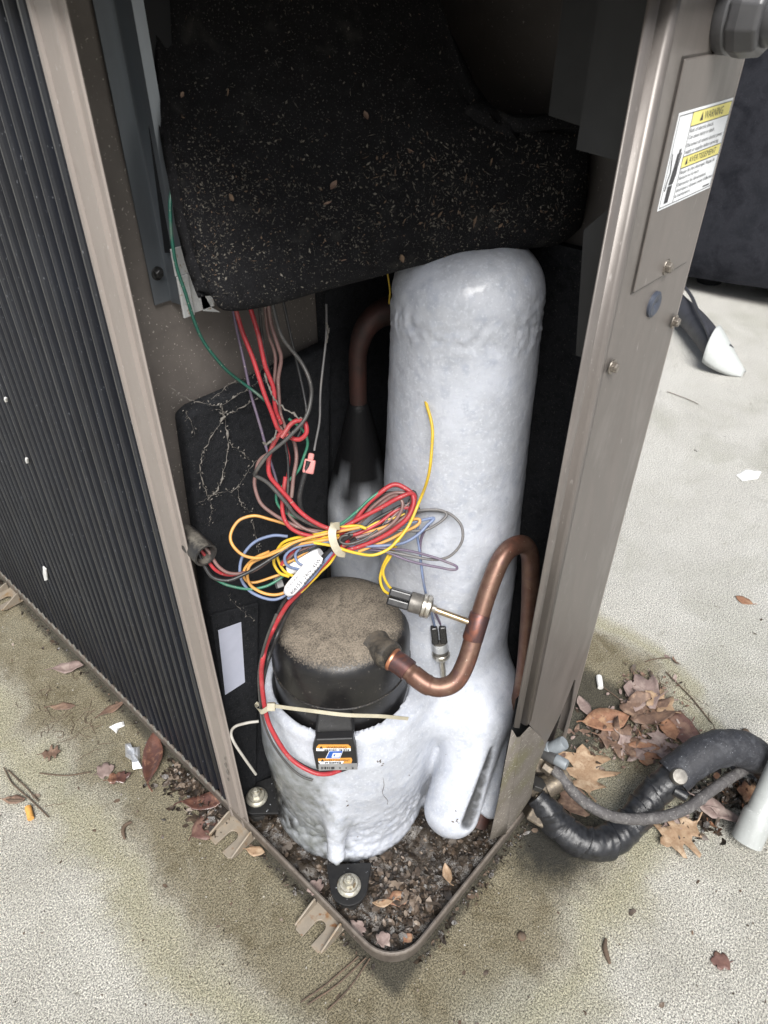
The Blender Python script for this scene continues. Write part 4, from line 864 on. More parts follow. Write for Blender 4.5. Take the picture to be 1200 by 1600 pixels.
# cable tie round the bundle
tc_ = at(526, 842, .795); tb0 = at(520, 820, .795); tb1 = at(532, 866, .795)
dr = (tb1 - tb0).normalized(); rr_ = (tb1 - tb0).length / 2
b = MB(); P = [tc_ + dr * (rr_ * 1.0 * math.cos(a)) + (FW * .9 + RT * .1) * (-.016 * math.sin(a)) for a in [2 * math.pi * k / 28 for k in range(29)]]
b.tube(P, .0032, 8, sq=.45); build(b, 'cable_tie', 'cable_tie', HAR, smooth=60)
tie = [at(518, 842 - 24 + i * 4.4, .772) for i in range(12)]
P = smooth_path([at(531, 822, .778), at(522, 823, .772), at(519, 834, .770), at(522, 850, .770), at(530, 863, .772), at(540, 865, .778)], 6)
b = MB(); 
def ribbon(mb, P, n_, wd, th):
    rows = []
    for i, p in enumerate(P):
        T = (P[min(i + 1, len(P) - 1)] - P[max(i - 1, 0)]).normalized(); s = T.cross(n_).normalized() * wd / 2; q = n_ * th / 2
        rows.append([p - s - q, p + s - q, p + s + q, p - s + q])
    mb.strip(rows, True); o_ = len(mb.v) - len(rows) * 4
    mb.f += [(o_, o_ + 1, o_ + 2, o_ + 3), tuple(len(mb.v) - 4 + k for k in range(4))]; mb.m += [0, 0]
ribbon(b, P, -FW, .0085, .0016); build(b, 'cable_tie', 'cable_tie', HAR, smooth=50)
# lower tie with its long tail across the compressor
TIE = empty('cable_tie', (0, 0, 0), 'pale zip tie with a long tail stretched across the front of the black compressor', 'cable tie')
P = smooth_path([on_cyl(404, 1108, CX, CY, .127), on_cyl(416, 1108, CX, CY, .129), on_cyl(424, 1103, CX, CY, .126), on_cyl(450, 1106, CX, CY, .122), on_cyl(490, 1111, CX, CY, .122), on_cyl(540, 1117, CX, CY, .124), on_cyl(595, 1119, CX, CY, .126), on_cyl(638, 1123, CX, CY, .128)], 6)
b = MB(); ribbon(b, P[8:], -FW, .0043, .0013); build(b, 'tail', 'cable_tie', TIE)
c = on_cyl(424, 1104, CX, CY, .127); b = MB(); b.box((-.0048, -.005, -.003), (.0048, .005, .004), frame(c, -FW, UP)); build(b, 'buckle', 'cable_tie', TIE, bevel=.0012)
P = smooth_path([on_cyl(420, 1106, CX, CY, .127), on_cyl(410, 1112, CX, CY, .130), on_cyl(404, 1110, CX, CY, .128), at(400, 1104, .93), at(404, 1098, .94)], 6)
b = MB(); ribbon(b, P, -FW, .0058, .0014); build(b, 'loop', 'cable_tie', TIE)
# white rated heater sleeve and white tag with print
tag_o = MB(); c0, c1 = at(447, 929, .815), at(500, 868, .79); d_ = (c1 - c0).normalized(); M = frame(c0, d_, UP)
P = [c0 + (c1 - c0) * (i / 10) for i in range(11)]
b = MB(); side = d_.cross(FW).normalized(); wd_ = .0135
rows = []
for i in range(11):
    t_ = i / 10; taper = min(1, .55 + t_ * 4) * min(1, .6 + (1 - t_) * 4)
    rows.append([c0 + (c1 - c0) * t_ + side * (math.sin(a) * wd_ * .62 * taper) - FW * (.0045 * math.cos(a) - .001) for a in np.linspace(-1.25, 1.25, 9)])
b.strip(rows); TG = build(b, 'heater_tag', 'sleeve_tag', HAR, smooth=70); md = TG.modifiers.new('thickness', 'SOLIDIFY'); md.thickness = .0008
b = MB(); ux = d_; uy = side if side.dot(UP) > 0 else -side
base = c0 + (c1 - c0) * .08 - FW * .0042
text_mb(b, '406153', base - uy * .0055, ux, uy, .0042, .021); text_mb(b, '240V  45W', base + ux * .027 - uy * .0050, ux, uy, .0042, .032); text_mb(b, '102-F4201-8-003', base + ux * .002 + uy * .0022, ux, uy, .0026, .022)
for i in range(24):
    x = .022 + i * .0017; ww = .0006 if i % 3 else .0011
    p = base + ux * x - uy * .0092 + FW * .0012; b.add([p, p + ux * ww, p + ux * ww + uy * .0030 - FW * .0008, p + uy * .0030 - FW * .0008], [(0, 1, 2, 3)])
build(b, 'lettering', 'ink', TG, fix=False)
b = MB(); M = frame(at(452, 890, .825), at(512, 858, .805) - at(452, 890, .825)); b.lathe([(.006, 0), (.0072, .004), (.0072, .040), (.006, .046)], M, 16); build(b, 'splice_cap', 'sleeve_tag', HAR, smooth=50)
b = MB(); b.box((-.006, -.004, 0), (.006, .004, .014), frame(at(438, 918, .845), at(432, 900, .845) - at(438, 918, .845))); build(b, 'splice_cap', 'plate_grey', HAR, bevel=.001)
# split black sleeve coming out of the lining
SLV = empty('conduit_sleeve', (.05, .3, .6), 'short dusty black tube bringing wires through the side beside the foam', 'sleeve')
q0, q1 = at(288, 835, .778), at(322, 868, .756); M = frame(q0, q1 - q0); L0 = (q1 - q0).length
b = MB(); b.lathe([(.0125, 0), (.0132, L0 * .3), (.0135, L0), (.0112, L0), (.0108, 0)], M, 22, caps=False); build(b, 'sleeve_tube', 'rubber_dusty' if 'rubber_dusty' in MATS else mat('rubber_dusty', [(.02, .02, .02), (.035, .032, .03)], .5, 0, 60, bump=.2, dust=((.16, .145, .12), .78, 1.15, 110)).name, SLV, smooth=50)
b = MB(); b.lathe([(.0112, L0 * .2), (.001, L0 * .2)], M, 20); build(b, 'sleeve_inside', 'coil_back', SLV)
# green earth wire
GW = wire('earth_wire', 'w_darkgreen', [onY(278, 262, .345), onY(268, 300, .332), onY(266, 335, .328), onY(269, 375, .326), onY(276, 415, .325), onY(288, 455, .325), onY(303, 498, .325), onY(322, 540, .323), onY(350, 575, .320)] + ramp([(382, 600), (408, 620), (422, 632)], [.735, .748]), 6, parent=None)
tag(GW, 'long green earth wire hanging in a curve from the metal rail', 'wire')
TW = wire('thin_cable', 'w_white', [at(404, 1127, .95), at(385, 1130, .95), at(368, 1135, .955), at(361, 1146, .96), at(368, 1164, .965), at(382, 1185, .975), at(400, 1210, 1.0)], 5, parent=None)
tag(TW, 'thin pale stray cable curling against the lower foam pad', 'cable')
YW = wire('thin_yellow_wire', 'w_yellow', ramp([(606, 425), (609, 455), (608, 480), (613, 508)], [.78, .80]), 3, parent=None); tag(YW, 'thin yellow wire hanging beside the top of the frozen tank', 'wire')

# cobwebs with dust on the lining
wb = MB()
def strand(pts, n=7, r=.0011):
    P = smooth_path([onY(u, v, PAD - .002 - .004 * random.random()) for u, v in pts], n)
    P = [p + Vector((random.gauss(0, .0007), -abs(random.gauss(0, .0006)), random.gauss(0, .0007))) for p in P]
    wb.tube(P, [r * .75 * (.2 + 2.6 * max(0, mnoise.noise(p * 130))) for p in P], 5)
    for q in P[::2]:
        for _ in range(2):
            c_ = q + Vector((random.gauss(0, .0022), random.gauss(0, .0006), random.gauss(0, .0022))); a_ = random.random() * 6.28; l_ = random.uniform(.0006, .0022)
            d1, d2 = Vector((math.cos(a_), 0, math.sin(a_))) * l_, Vector((-math.sin(a_), -.5, math.cos(a_))) * l_ * .35; wb.add([c_ - d1, c_ + d2, c_ + d1, c_ - d2], [(0, 1, 2, 3)])
for s_, r_ in (([(262, 605), (300, 625), (345, 632), (390, 605), (420, 590)], .0010), ([(345, 632), (352, 660), (356, 700), (348, 740), (340, 765), (325, 780)], .0013), ([(350, 650), (325, 690), (313, 720), (316, 750), (326, 778)], .0014), ([(356, 690), (375, 705), (390, 718)], .0006),
               ([(312, 785), (340, 770), (365, 765), (385, 740), (400, 720)], .0006), ([(370, 765), (378, 790), (390, 800)], .0008), ([(328, 780), (330, 800), (327, 820)], .0006), ([(290, 640), (305, 680)], .0006), ([(355, 930), (380, 955), (402, 975)], .0005), ([(395, 815), (402, 850), (405, 865)], .0006), ([(410, 575), (425, 600), (440, 640)], .0007),
               ([(330, 625), (360, 600), (390, 590), (430, 560)], .0007), ([(340, 640), (360, 645), (400, 622)], .0012)): strand(s_, 9, r_)
tag(build(wb, 'cobweb', 'web', smooth=80), 'dusty grey cobweb strands sagging across the black foam pad', 'cobweb', kind='stuff')
wb = MB()
P = smooth_path([at(413, 583, .735), at(420, 605, .735), at(430, 625, .738), at(447, 640, .738), at(472, 655, .738)], 10); wb.tube([p + Vector((random.gauss(0, .0006),) * 3) for p in P], [.0005 + .0011 * random.random() for p in P], 5)
P = smooth_path([at(432, 672, .74), at(428, 684, .738), at(418, 694, .738), at(410, 690, .74)], 8); wb.tube([p + Vector((random.gauss(0, .0008),) * 3) for p in P], [.0006 + .0016 * random.random() for p in P], 5)
P = smooth_path([at(510, 505, .76), at(513, 520, .76), at(508, 540, .765)], 8); wb.tube([p + Vector((random.gauss(0, .001),) * 3) for p in P], [.0005 + .0012 * random.random() for p in P], 5)
tag(build(wb, 'cobweb', 'web', smooth=80), 'dusty cobweb threads clinging to the hanging red and black wires', 'cobweb', kind='stuff')

# ------------------------------------------------------------------ chaff on the hood
from mathutils.bvhtree import BVHTree
gv = [p for r in G for p in r]; nu = len(G[0]); gf = [(i * nu + j, i * nu + j + 1, (i + 1) * nu + j + 1, (i + 1) * nu + j) for i in range(len(G) - 1) for j in range(nu - 1)]
HB = BVHTree.FromPolygons(gv, gf)
def on_hood(u, v):
    d = ray(u, v).normalized(); r = HB.ray_cast(CAM, d)
    if r[0] is None: return None, None
    n_ = r[1] if r[1].dot(d) < 0 else -r[1]
    return r[0], n_
def chip(mb, p, n_, L_, W__, m=0):
    a = random.random() * 6.283; M = frame(p + n_ * .0006, n_); dx, dy = math.cos(a), math.sin(a); c = random.uniform(-.3, .6) * L_
    pts = [(-L_ / 2 * dx, -L_ / 2 * dy, random.random() * .4 * L_), (W__ / 2 * -dy, W__ / 2 * dx, c * .4), (L_ / 2 * dx, L_ / 2 * dy, random.random() * .5 * L_), (W__ / 2 * dy, -W__ / 2 * dx, c * .3)]
    mb.add([M @ Vector(q) for q in pts], [(0, 1, 2, 3)], m)
cf = MB(); k = 0
while k < 3600:
    u, v = random.uniform(235, 925), random.uniform(0, 480)
    dens = .22 + .78 * math.exp(-((v - (330 - .05 * (u - 600))) / 85.) ** 2) + .5 * (math.exp(-((u - 320) / 70.) ** 2) if v > 230 else 0)
    dens *= .35 + 1.1 * max(0, .5 + mnoise.noise(Vector((u * .012, v * .018, 3))))
    if v < 170: dens *= .45
    if random.random() > dens: continue
    p, n_ = on_hood(u, v)
    if p is None: continue
    L_ = random.choice((.0009, .0013, .0018, .0028)) * random.uniform(.7, 1.3) * (1.35 if 560 < u < 880 and 200 < v < 360 else 1)
    chip(cf, p, n_, L_ * (1.9 if k % 5 == 0 else 1), L_ * (random.uniform(.10, .2) if k % 5 == 0 else random.uniform(.2, .6)), random.choices((0, 1), (5, 1))[0]); k += 1
o = build(cf, 'chaff', ['chip_pale', 'chip_tan'], HOOD, fix=False); o['kind'] = 'stuff'

# ------------------------------------------------------------------ leaves
OAK = [(0, 0), (.035, .09), (.10, .14), (.20, .20), (.17, .26), (.10, .30), (.14, .37), (.32, .44), (.36, .52), (.22, .53), (.13, .55), (.16, .64), (.30, .75), (.28, .82), (.15, .79), (.08, .80), (.07, .90), (.0, 1.0)]
OVAL = [(0, 0), (.05, .08), (.13, .2), (.19, .35), (.215, .5), (.20, .65), (.14, .8), (.07, .92), (0, 1)]
LONG = [(0, 0), (.03, .1), (.07, .25), (.095, .45), (.09, .65), (.06, .82), (.02, .95), (0, 1)]
TORN = [(0, 0), (.12, .06), (.24, .10), (.30, .25), (.22, .34), (.28, .45), (.34, .6), (.25, .72), (.18, .70), (.14, .85), (.05, .93), (0, .97)]
LOBE = [(0, 0), (.07, .08), (.12, .18), (.24, .22), (.33, .33), (.27, .40), (.17, .41), (.16, .48), (.28, .55), (.36, .66), (.29, .72), (.17, .68), (.15, .76), (.13, .86), (.05, .94), (0, 1)]
def leaf_mesh(mb, shape, M, L_, W__, curl=.12, fold=.15, wav=.03, seed=0, m=0, stem=.18):
    rnd = random.Random(seed); n = len(shape); ph = rnd.random() * 40
    def P(x, y):
        z = curl * L_ * ((y - .5) ** 2 * 2.2 - .3) + fold * abs(x) * L_ * W__ + wav * L_ * mnoise.noise(Vector((x * 4 + ph, y * 5, ph))) + max(0, curl) * L_ * .25
        return M @ Vector((x * L_ * W__ * 1.8, y * L_ - L_ * .5, z))
    asym = [1 + .25 * (rnd.random() - .5) for _ in range(n)]
    rows = []
    for s_ in (-1, -.5, 0, .5, 1):
        rows.append([P(s_ * x * (asym[i] if s_ > 0 else 2 - asym[i]), y) for i, (x, y) in enumerate(shape)])
    mb.strip(rows, m=m)
    if stem: mb.tube([P(0, .04), P(0, 0), P(.03, -stem * .6), P(.05, -stem)], L_ * .012, 5, m=m)
def leaf(label, shape, m, u, v, Lpx, ang, W__=1., curl=.12, fold=.15, wav=.04, z=.002, tilt=(0, 0), group=None, seed=None, stem=.15, name='leaf', cat='leaf', world=None):
    """ang: direction of the tip in the ground plane measured in the picture (0 right, 90 away)"""
    c = world or onZ(u, v, z); t = (c - CAM).dot(FW); L_ = Lpx * t * PXR * .92
    a = math.radians(ang); d = RT * math.cos(a) + FH * math.sin(a)
    M = frame(c, Vector((tilt[0], tilt[1], 1)), None); M = frame(c, M.col[2].to_3d(), d.cross(Vector((0, 0, -1))) * -1)
    # local Y along d
    zx = M.col[2].to_3d(); yv = (d - zx * d.dot(zx)).normalized(); xv = yv.cross(zx)
    M = Matrix(((xv.x, yv.x, zx.x, c.x), (xv.y, yv.y, zx.y, c.y), (xv.z, yv.z, zx.z, c.z), (0, 0, 0, 1)))
    b = MB(); leaf_mesh(b, shape, M, L_, W__, curl, fold, wav, seed if seed is not None else hash((u, v)) % 9999, stem=stem)
    o = build(b, name, m, None, smooth=70, fix=False); o.data.update()
    zmin = min(q.co.z for q in o.data.vertices); dz = z - .0012 - zmin
    if world is None: o.data.transform(Matrix.Translation((0, 0, dz)))
    md = o.modifiers.new('thickness', 'SOLIDIFY'); md.thickness = .0007; md.offset = 0
    return tag(o, label, cat, group)
leaf('tan oak leaf lying flat just under the small grey valve caps', OAK, 'leaf_tan', 914, 1204, 96, 84, .92, .16, .1, .03, z=.004)
leaf('curled orange-brown leaf at the panel side of the leaf pile', OVAL, 'leaf_orange', 945, 1128, 84, 8, .75, .22, .4, .05, z=.008)
leaf('rust-red torn leaf on the far right of the leaf pile', TORN, 'leaf_red', 1058, 1138, 58, 200, 1.0, .15, .2, .05, z=.006)
leaf('orange-brown flat leaf touching the rust-red torn leaf', OVAL, 'leaf_orange', 1046, 1140, 44, 95, .9, .1, .2, .05, z=.012)
leaf('large mauve-grey withered leaf in the middle of the leaf pile', TORN, 'leaf_brown', 1006, 1112, 70, 100, 1.1, .3, .3, .12, z=.005)
leaf('mauve-grey crumpled leaf at the back of the leaf pile', TORN, 'leaf_mauve', 1000, 1085, 62, 160, 1.1, .3, .3, .1, z=.004)
leaf('mauve leaf with lobes overlapping the front of the pile', OAK, 'leaf_mauve', 1030, 1165, 60, 260, .9, .2, .3, .08, z=.006)
leaf('small tan three-pointed leaf sticking out at the front of the pile', LOBE, 'leaf_orange', 1006, 1175, 58, 262, .8, .1, .2, .05, z=.008)
leaf('pale pinkish leaf standing against the panel foot', OVAL, 'leaf_mauve', 912, 1105, 42, 105, .8, .1, .2, .06, z=.008, tilt=(.3, -.2))
leaf('tan split leaf at the top right of the leaf pile', LOBE, 'leaf_tan', 1030, 1097, 58, 130, .7, .1, .2, .06, z=.010)
leaf('dark brown shredded leaf below the curled orange leaf', OAK, 'leaf_brown', 965, 1158, 72, 350, .9, .3, .3, .12, z=.005)
leaf('pale brown lobed leaf just below the dark shredded leaf', OAK, 'leaf_mauve', 985, 1172, 60, 300, .7, .3, .4, .12, z=.004)
leaf('brown leaf scrap lying beside the tan oak leaf', TORN, 'leaf_brown', 897, 1252, 52, 60, 1., .2, .2, .08, z=.004)
leaf('small tan leaf alone on clean concrete beyond the pipe', OVAL, 'leaf_tan', 1120, 1147, 34, 175, .8, .15, .2, .05)
leaf('small orange leaf on bright concrete beyond the pile', OVAL, 'leaf_orange', 1163, 938, 30, 140, .8, .1, .2, .05)
leaf('brown leaf edge poking from behind the black pipe', OVAL, 'leaf_orange', 1196, 1172, 40, 170, .8, .1, .2, .05, z=.004)
leaf('tan oak leaf with stem pointing at the front of the black pipe', OAK, 'leaf_tan', 1060, 1304, 88, 208, .78, .18, .25, .08, z=.006)
leaf('mauve leaf tucked under the thin grey pipe', OVAL, 'leaf_mauve', 1056, 1284, 52, 20, .8, .2, .2, .07, z=.004)
leaf('pinkish-brown folded leaf beside the dark litter under the pipe', OVAL, 'leaf_mauve', 1110, 1262, 62, 320, .8, .2, .4, .05, z=.009)
leaf('narrow mauve leaf pointing towards the grey plastic pipe', LONG, 'leaf_mauve', 1135, 1274, 54, 330, 1.1, .15, .3, .05, z=.009)
leaf('rusty leaf scrap lying on the dark litter under the pipe', TORN, 'leaf_orange', 1167, 1238, 34, 160, 1, .15, .2, .06, z=.014)
leaf('small flat reddish leaf alone at the lower right of the slab', TORN, 'leaf_red', 1125, 1502, 34, 175, .75, .06, .1, .04)
leaf('large wet reddish-brown leaf strip lying against the pan rim', LONG, 'leaf_wet', 238, 1188, 100, 98, 1.0, .10, .9, .10, z=.006)
leaf('pinkish-brown dead leaf on the stained concrete left of the wet strip', TORN, 'leaf_mauve', 166, 1204, 30, 30, .9, .2, .25, .08, z=.004)
leaf('reddish-brown round leaf beside the second mounting tab', OVAL, 'leaf_red', 319, 1294, 48, 40, 1.25, .12, .15, .05, z=.005)
leaf('pale brown leaf pushed under the pan rim by the second tab', OVAL, 'leaf_tan', 399, 1330, 34, 350, .7, .2, .2, .05, z=.004)
leaf('grey-brown curled bark-like leaf reaching the pan rim far along', LONG, 'leaf_mauve', 107, 1044, 52, 8, 1.4, .2, .5, .08, z=.005)
leaf('small brown pointed leaf on pale concrete at the left', OAK, 'leaf_brown', 80, 1177, 32, 12, .8, .2, .3, .1, z=.004)
leaf('faint dry brown leaf among fine roots on the left slab', LONG, 'leaf_brown', 98, 1104, 44, 2, 1., .1, .2, .06, z=.003)
leaf('brown leaf beside the twigs near the orange stub', OVAL, 'leaf_brown', 22, 1250, 40, 0, .5, .2, .3, .06, z=.004)
leaf('dark brown leaf sliver under the pan rim by the white scrap', LONG, 'leaf_brown', 175, 1108, 46, 40, 1., .2, .4, .1, z=.004)
leaf('blackened wet leaf left of the wet reddish strip', TORN, 'leaf_wet', 188, 1216, 40, 20, .5, .3, .4, .14, z=.004)
leaf('dark purplish wet leaf between the strip and second tab', LONG, 'leaf_wet', 318, 1256, 70, 5, 1.3, .2, .4, .12, z=.006)
leaf('tiny orange leaf lying against the white conduit offcut', OVAL, 'leaf_orange', 1146, 582, 18, 175, .8, .1, .1, .05)
for i, (u, v, L_, a, lb) in enumerate(((815, 1463, 12, 80, 'tiny dark seed husk below the black pipe bend'), (1165, 1143, 13, 0, 'small round brown acorn cap near the black pipe'))):
    c = onZ(u, v, .004); b = MB(); M = Matrix.Translation((c.x, c.y, .0)); b.lathe([(.002, .0005), (.006, .002), (.0065, .005), (.004, .008), (.0008, .009)], M, 14); tag(build(b, 'acorn_cap' if i else 'seed_husk', 'twig', smooth=60), lb, 'acorn cap' if i else 'seed husk')
def catkin(u, v, pts, label, r=.0032):
    P = smooth_path([onZ(a, b_, .004) for a, b_ in pts], 6); b = MB(); n = len(P)
    b.tube(P, [r * (.35 + .65 * math.sin(math.pi * min(1, max(0, .08 + .9 * i / n)))) * (1 + .25 * (i % 2)) for i in range(n)], 9); return tag(build(b, 'catkin', 'twig', smooth=60), label, 'catkin')
catkin(949, 1486, [(947, 1467), (945, 1480), (949, 1495), (953, 1506)], 'straight dark catkin lying alone on clean concrete in front')
catkin(197, 1297, [(206, 1284), (196, 1289), (192, 1298), (195, 1311)], 'dark bent catkin curled like a worm on the stained concrete', .003)
catkin(25, 1253, [(8, 1249), (22, 1251), (38, 1250)], 'brown catkin pointing at the orange stub', .0026)
# stub, scraps
c = onZ(46, 1270, .005); b = MB(); a = (onZ(48, 1280, .005) - onZ(43, 1260, .005)).normalized(); b.tube([c - a * .012, c + a * .012], .0052, 16); tag(build(b, 'cigarette_butt', 'butt_orange', smooth=40, bevel=.0006), 'short orange cigarette butt beside pine needles on the left slab', 'cigarette butt')
c = onZ(937, 1066, .006); a = (onZ(938, 1077, .005) - onZ(935, 1057, .005)).normalized(); b = MB(); b.tube([c - a * .014, c - a * .005, c + a * .013], [.0055, .006, .0052], 14); tag(build(b, 'filter_stub', 'paper_white', smooth=40), 'white filter stub lying behind the leaf pile', 'filter stub')
def crumple(u, v, pts, m, label, name, cat, hgt=.01):
    b = MB(); P = [onZ(a, b_, .002) for a, b_ in pts]; c = sum(P, Vector()) / len(P); n = len(P)
    rows = [[p for p in P], [c + (p - c) * .72 + Vector((0, 0, hgt * random.uniform(.4, 1.1))) for p in P], [c + (p - c) * .3 + Vector((0, 0, hgt * random.uniform(.3, .9))) for p in P]]
    b.strip(rows, True); k = len(b.v); b.add([c + Vector((0, 0, hgt * .5))], []); b.f += [(k - n + i, k - n + (i + 1) % n, k) for i in range(n)]; b.m += [0] * n
    return tag(build(b, name, m), label, cat)
crumple(0, 0, [(195, 1162), (204, 1160), (208, 1170), (218, 1166), (219, 1185), (222, 1200), (208, 1202), (205, 1188), (196, 1182)], 'foil', 'crumpled white foil scrap against the wet leaf strip', 'foil_scrap', 'foil scrap')
crumple(0, 0, [(170, 1136), (182, 1132), (193, 1127), (195, 1134), (186, 1138), (182, 1146), (177, 1141)], 'paper_white', 'small torn white scrap on the stained concrete by the rim', 'paper_scrap', 'paper scrap', .005)
crumple(0, 0, [(1150, 742), (1166, 733), (1190, 737), (1184, 748), (1160, 752)], 'paper_white', 'flat pale flake of concrete at the right edge', 'concrete_flake', 'flake', .004)
# bits stuck on the guard
for (u, v, w_, h_, lb) in ((70, 897, 7, 24, 'white torn fluff caught low on the black ribbed guard'), (8, 625, 4, 9, 'upper white fleck stuck to the black ribbed guard'), (41, 720, 4, 10, 'middle white fleck stuck to the black ribbed guard')):
    P = [onX(u - w_ * .5, v - h_ * .5, -.002), onX(u + w_ * .2, v - h_ * .3, -.004), onX(u + w_ * .5, v + h_ * .4, -.002), onX(u - w_ * .1, v + h_ * .45, -.003), onX(u - w_ * .45, v + .0, -.004)]
    b = MB(); b.prism(P, (.0025, 0, 0)); tag(build(b, 'white_fluff', 'paper_white', bevel=.0006), lb, 'fluff')
# pine needles and fine roots: separately countable twigs first
TWG = [([(6, 1200), (20, 1225), (48, 1250), (76, 1277)], 'long pine needle running down to the orange stub'), ([(12, 1203), (40, 1230), (60, 1252)], 'second pine needle lying beside the long one'), ([(62, 1208), (100, 1212), (142, 1207)], 'thin straight twig lying level left of the dead leaf'),
       ([(470, 1566), (510, 1538), (560, 1495)], 'dark needle fanning out from under the pan corner, outermost'), ([(480, 1570), (525, 1540), (572, 1497)], 'dark needle fanning out from under the pan corner, in the middle'), ([(512, 1578), (545, 1545), (578, 1498)], 'dark needle fanning out from under the pan corner, innermost'),
       ([(1040, 1050), (1080, 1090), (1112, 1130)], 'long thin twig behind the leaf pile slanting to the pipe'), ([(1062, 1110), (1080, 1130), (1106, 1162)], 'short twig between the rusty leaf and the pipe'), ([(1008, 1034), (1022, 1030), (1046, 1028)], 'small dark twig on clean concrete above the pile'),
       ([(940, 1072), (965, 1090), (985, 1108)], 'brown stem lying across the top of the leaf pile'), ([(1042, 612), (1070, 622), (1092, 632)], 'fine twig on the bright slab behind the panel'), ([(1146, 1205), (1168, 1225), (1196, 1250)], 'grey twig on the dark litter under the pipe')]
for pts, lb in TWG:
    b = MB(); P = smooth_path([onZ(u, v, .0035) for u, v in pts], 6); P = [p + Vector((0, 0, .002 * abs(mnoise.noise(p * 30)))) for p in P]; b.tube(P, .0011, 6); tag(build(b, 'twig', 'twig', smooth=60), lb, 'twig')

# ------------------------------------------------------------------ litter (nobody could count it)
def litter(name, label, n, where, mats, wts, size, zf, kind='stuff', tl=.45):
    b = MB()
    for _ in range(n):
        p = where()
        if p is None: continue
        L_ = size * math.exp(random.gauss(0, .45)); tilt = Vector((random.gauss(0, tl), random.gauss(0, tl), 1)).normalized()
        M = frame(p + Vector((0, 0, zf * random.random())), tilt) @ Matrix.Rotation(random.random() * 6.28, 4, 'Z')
        wd = L_ * random.uniform(.25, .7); c = L_ * random.uniform(-.1, .25)
        vs = [(-L_ / 2, 0, c), (-L_ * .15, wd / 2, 0), (L_ * .3, wd * .4, c * .4), (L_ / 2, 0, c), (L_ * .2, -wd / 2, 0), (-L_ * .25, -wd * .45, 0), (0, 0, -c * .4)]
        b.add([M @ Vector(q) for q in vs], [(0, 1, 6), (1, 2, 6), (2, 3, 6), (3, 4, 6), (4, 5, 6), (5, 0, 6)], random.choices(range(len(mats)), wts)[0])
    o = build(b, name, mats, fix=False); return tag(o, label, 'litter', kind=kind)
soil = MB(); nx, ny = 90, 90
def soil_z(x, y): return .020 + .010 * fbm((x, y, 0), 26, 4) + .004 * fbm((x, y, 5), 90, 3)
pts = [[(x, y, soil_z(x, y)) for y in np.linspace(.008, .362, ny)] for x in np.linspace(.008, .385, nx)]
rc = .055
def keep(x, y): return not (x < rc and y < rc and math.hypot(x - rc, y - rc) > rc - .008)
vs = [p for r in pts for p in r]; fs = []
for i in range(nx - 1):
    for j in range(ny - 1):
        q = [(i * ny + j), (i + 1) * ny + j, (i + 1) * ny + j + 1, i * ny + j + 1]
        if all(keep(vs[a][0], vs[a][1]) for a in q): fs.append(tuple(q))
soil.add(vs, fs); tag(build(soil, 'wet_mud', 'wet_soil', smooth=180, fix=False), 'wet black mud and rotted leaves filling the metal base pan', 'mud', kind='stuff')
def pan_pt():
    x, y = random.uniform(.012, .30), random.uniform(.012, .34)
    if not keep(x, y) or math.hypot(x - CX, y - CY) < .10 or random.random() < .45 * (y > .16): return None
    return Vector((x, y, soil_z(x, y) + .001))
litter('pan_litter', 'crumbled wet leaf litter spread over the mud in the base pan', 3000, pan_pt, ['litter_dark', 'litter_mid', 'litter_pale'], (8, 4, .3), .0062, .004, tl=.18)
def pan_front():
    a, r = random.random() * 6.28, abs(random.gauss(0, .035)); p = Vector((.085 + r * math.cos(a), .055 + r * math.sin(a), 0))
    if p.x < .014 or p.y < .012 or not keep(p.x, p.y): return None
    p.z = soil_z(p.x, p.y) + .003; return p
litter('pan_litter', 'paler broken leaf flakes heaped in the front corner of the pan', 420, pan_front, ['litter_mid', 'litter_pale', 'litter_dark'], (3, 1.8, 2.4), .0095, .008)
for (lb, sh, m, u, v, L_, a, W__) in (('orange-brown curled leaf in the pan, largest one right of the bolt', OVAL, 'leaf_orange', 622, 1404, 44, 10, .8), ('tan narrow leaf in the pan below the iced lobe', LONG, 'leaf_tan', 699, 1366, 36, 100, 1.3), ('long pale leaf end in the pan touching the curled orange leaf', LONG, 'leaf_tan', 598, 1412, 36, 185, 1.1),
                                   ('small orange leaf piece in the rounded corner of the pan', OVAL, 'leaf_orange', 637, 1465, 18, 40, 1.2), ('pale flat leaf piece in the pan near its front corner', TORN, 'leaf_mauve', 560, 1450, 26, 60, 1.), ('grey-mauve leaf fragment in the pan next to the corner rim', TORN, 'leaf_mauve', 600, 1470, 26, 30, .9), ('pinkish leaf remnant in the pan along the left rim', TORN, 'leaf_mauve', 492, 1384, 26, 130, 1.)):
    c = onZ(u, v, .030); leaf(lb, sh, m, u, v, L_, a, W__, .25, .35, .08, z=.034, world=Vector((c.x, c.y, soil_z(c.x, c.y) + .010)))
def at_rect(pts, spread):
    u, v = random.choice(pts); return onZ(u + random.gauss(0, spread), v + random.gauss(0, spread * .7), .001)
def rim_l():
    y = random.uniform(.335, .50); return Vector((-abs(random.gauss(0, .020)) - .003, y, .001))
litter('rim_litter', 'soaked brown leaf mush gathered along the pan rim under the corner post', 520, rim_l, ['litter_dark', 'litter_mid', 'litter_pale'], (4, 3, 1.2), .009, .006)
litter('pile_litter', 'dry crumbs and shredded bits between the leaves of the pile', 620, lambda: at_rect([(985, 1130), (1020, 1110), (960, 1150), (1000, 1165), (930, 1150), (1000, 1080), (1050, 1150)], 26), ['leaf_brown', 'leaf_mauve', 'litter_mid'], (3, 2, 2), .008, .008)
litter('pipe_litter', 'dark rotting litter on the concrete under the black pipe', 420, lambda: at_rect([(1120, 1240), (1160, 1230), (1185, 1215), (1085, 1285), (1150, 1250)], 20), ['litter_dark', 'litter_mid', 'leaf_orange'], (6, 2, .5), .010, .008)
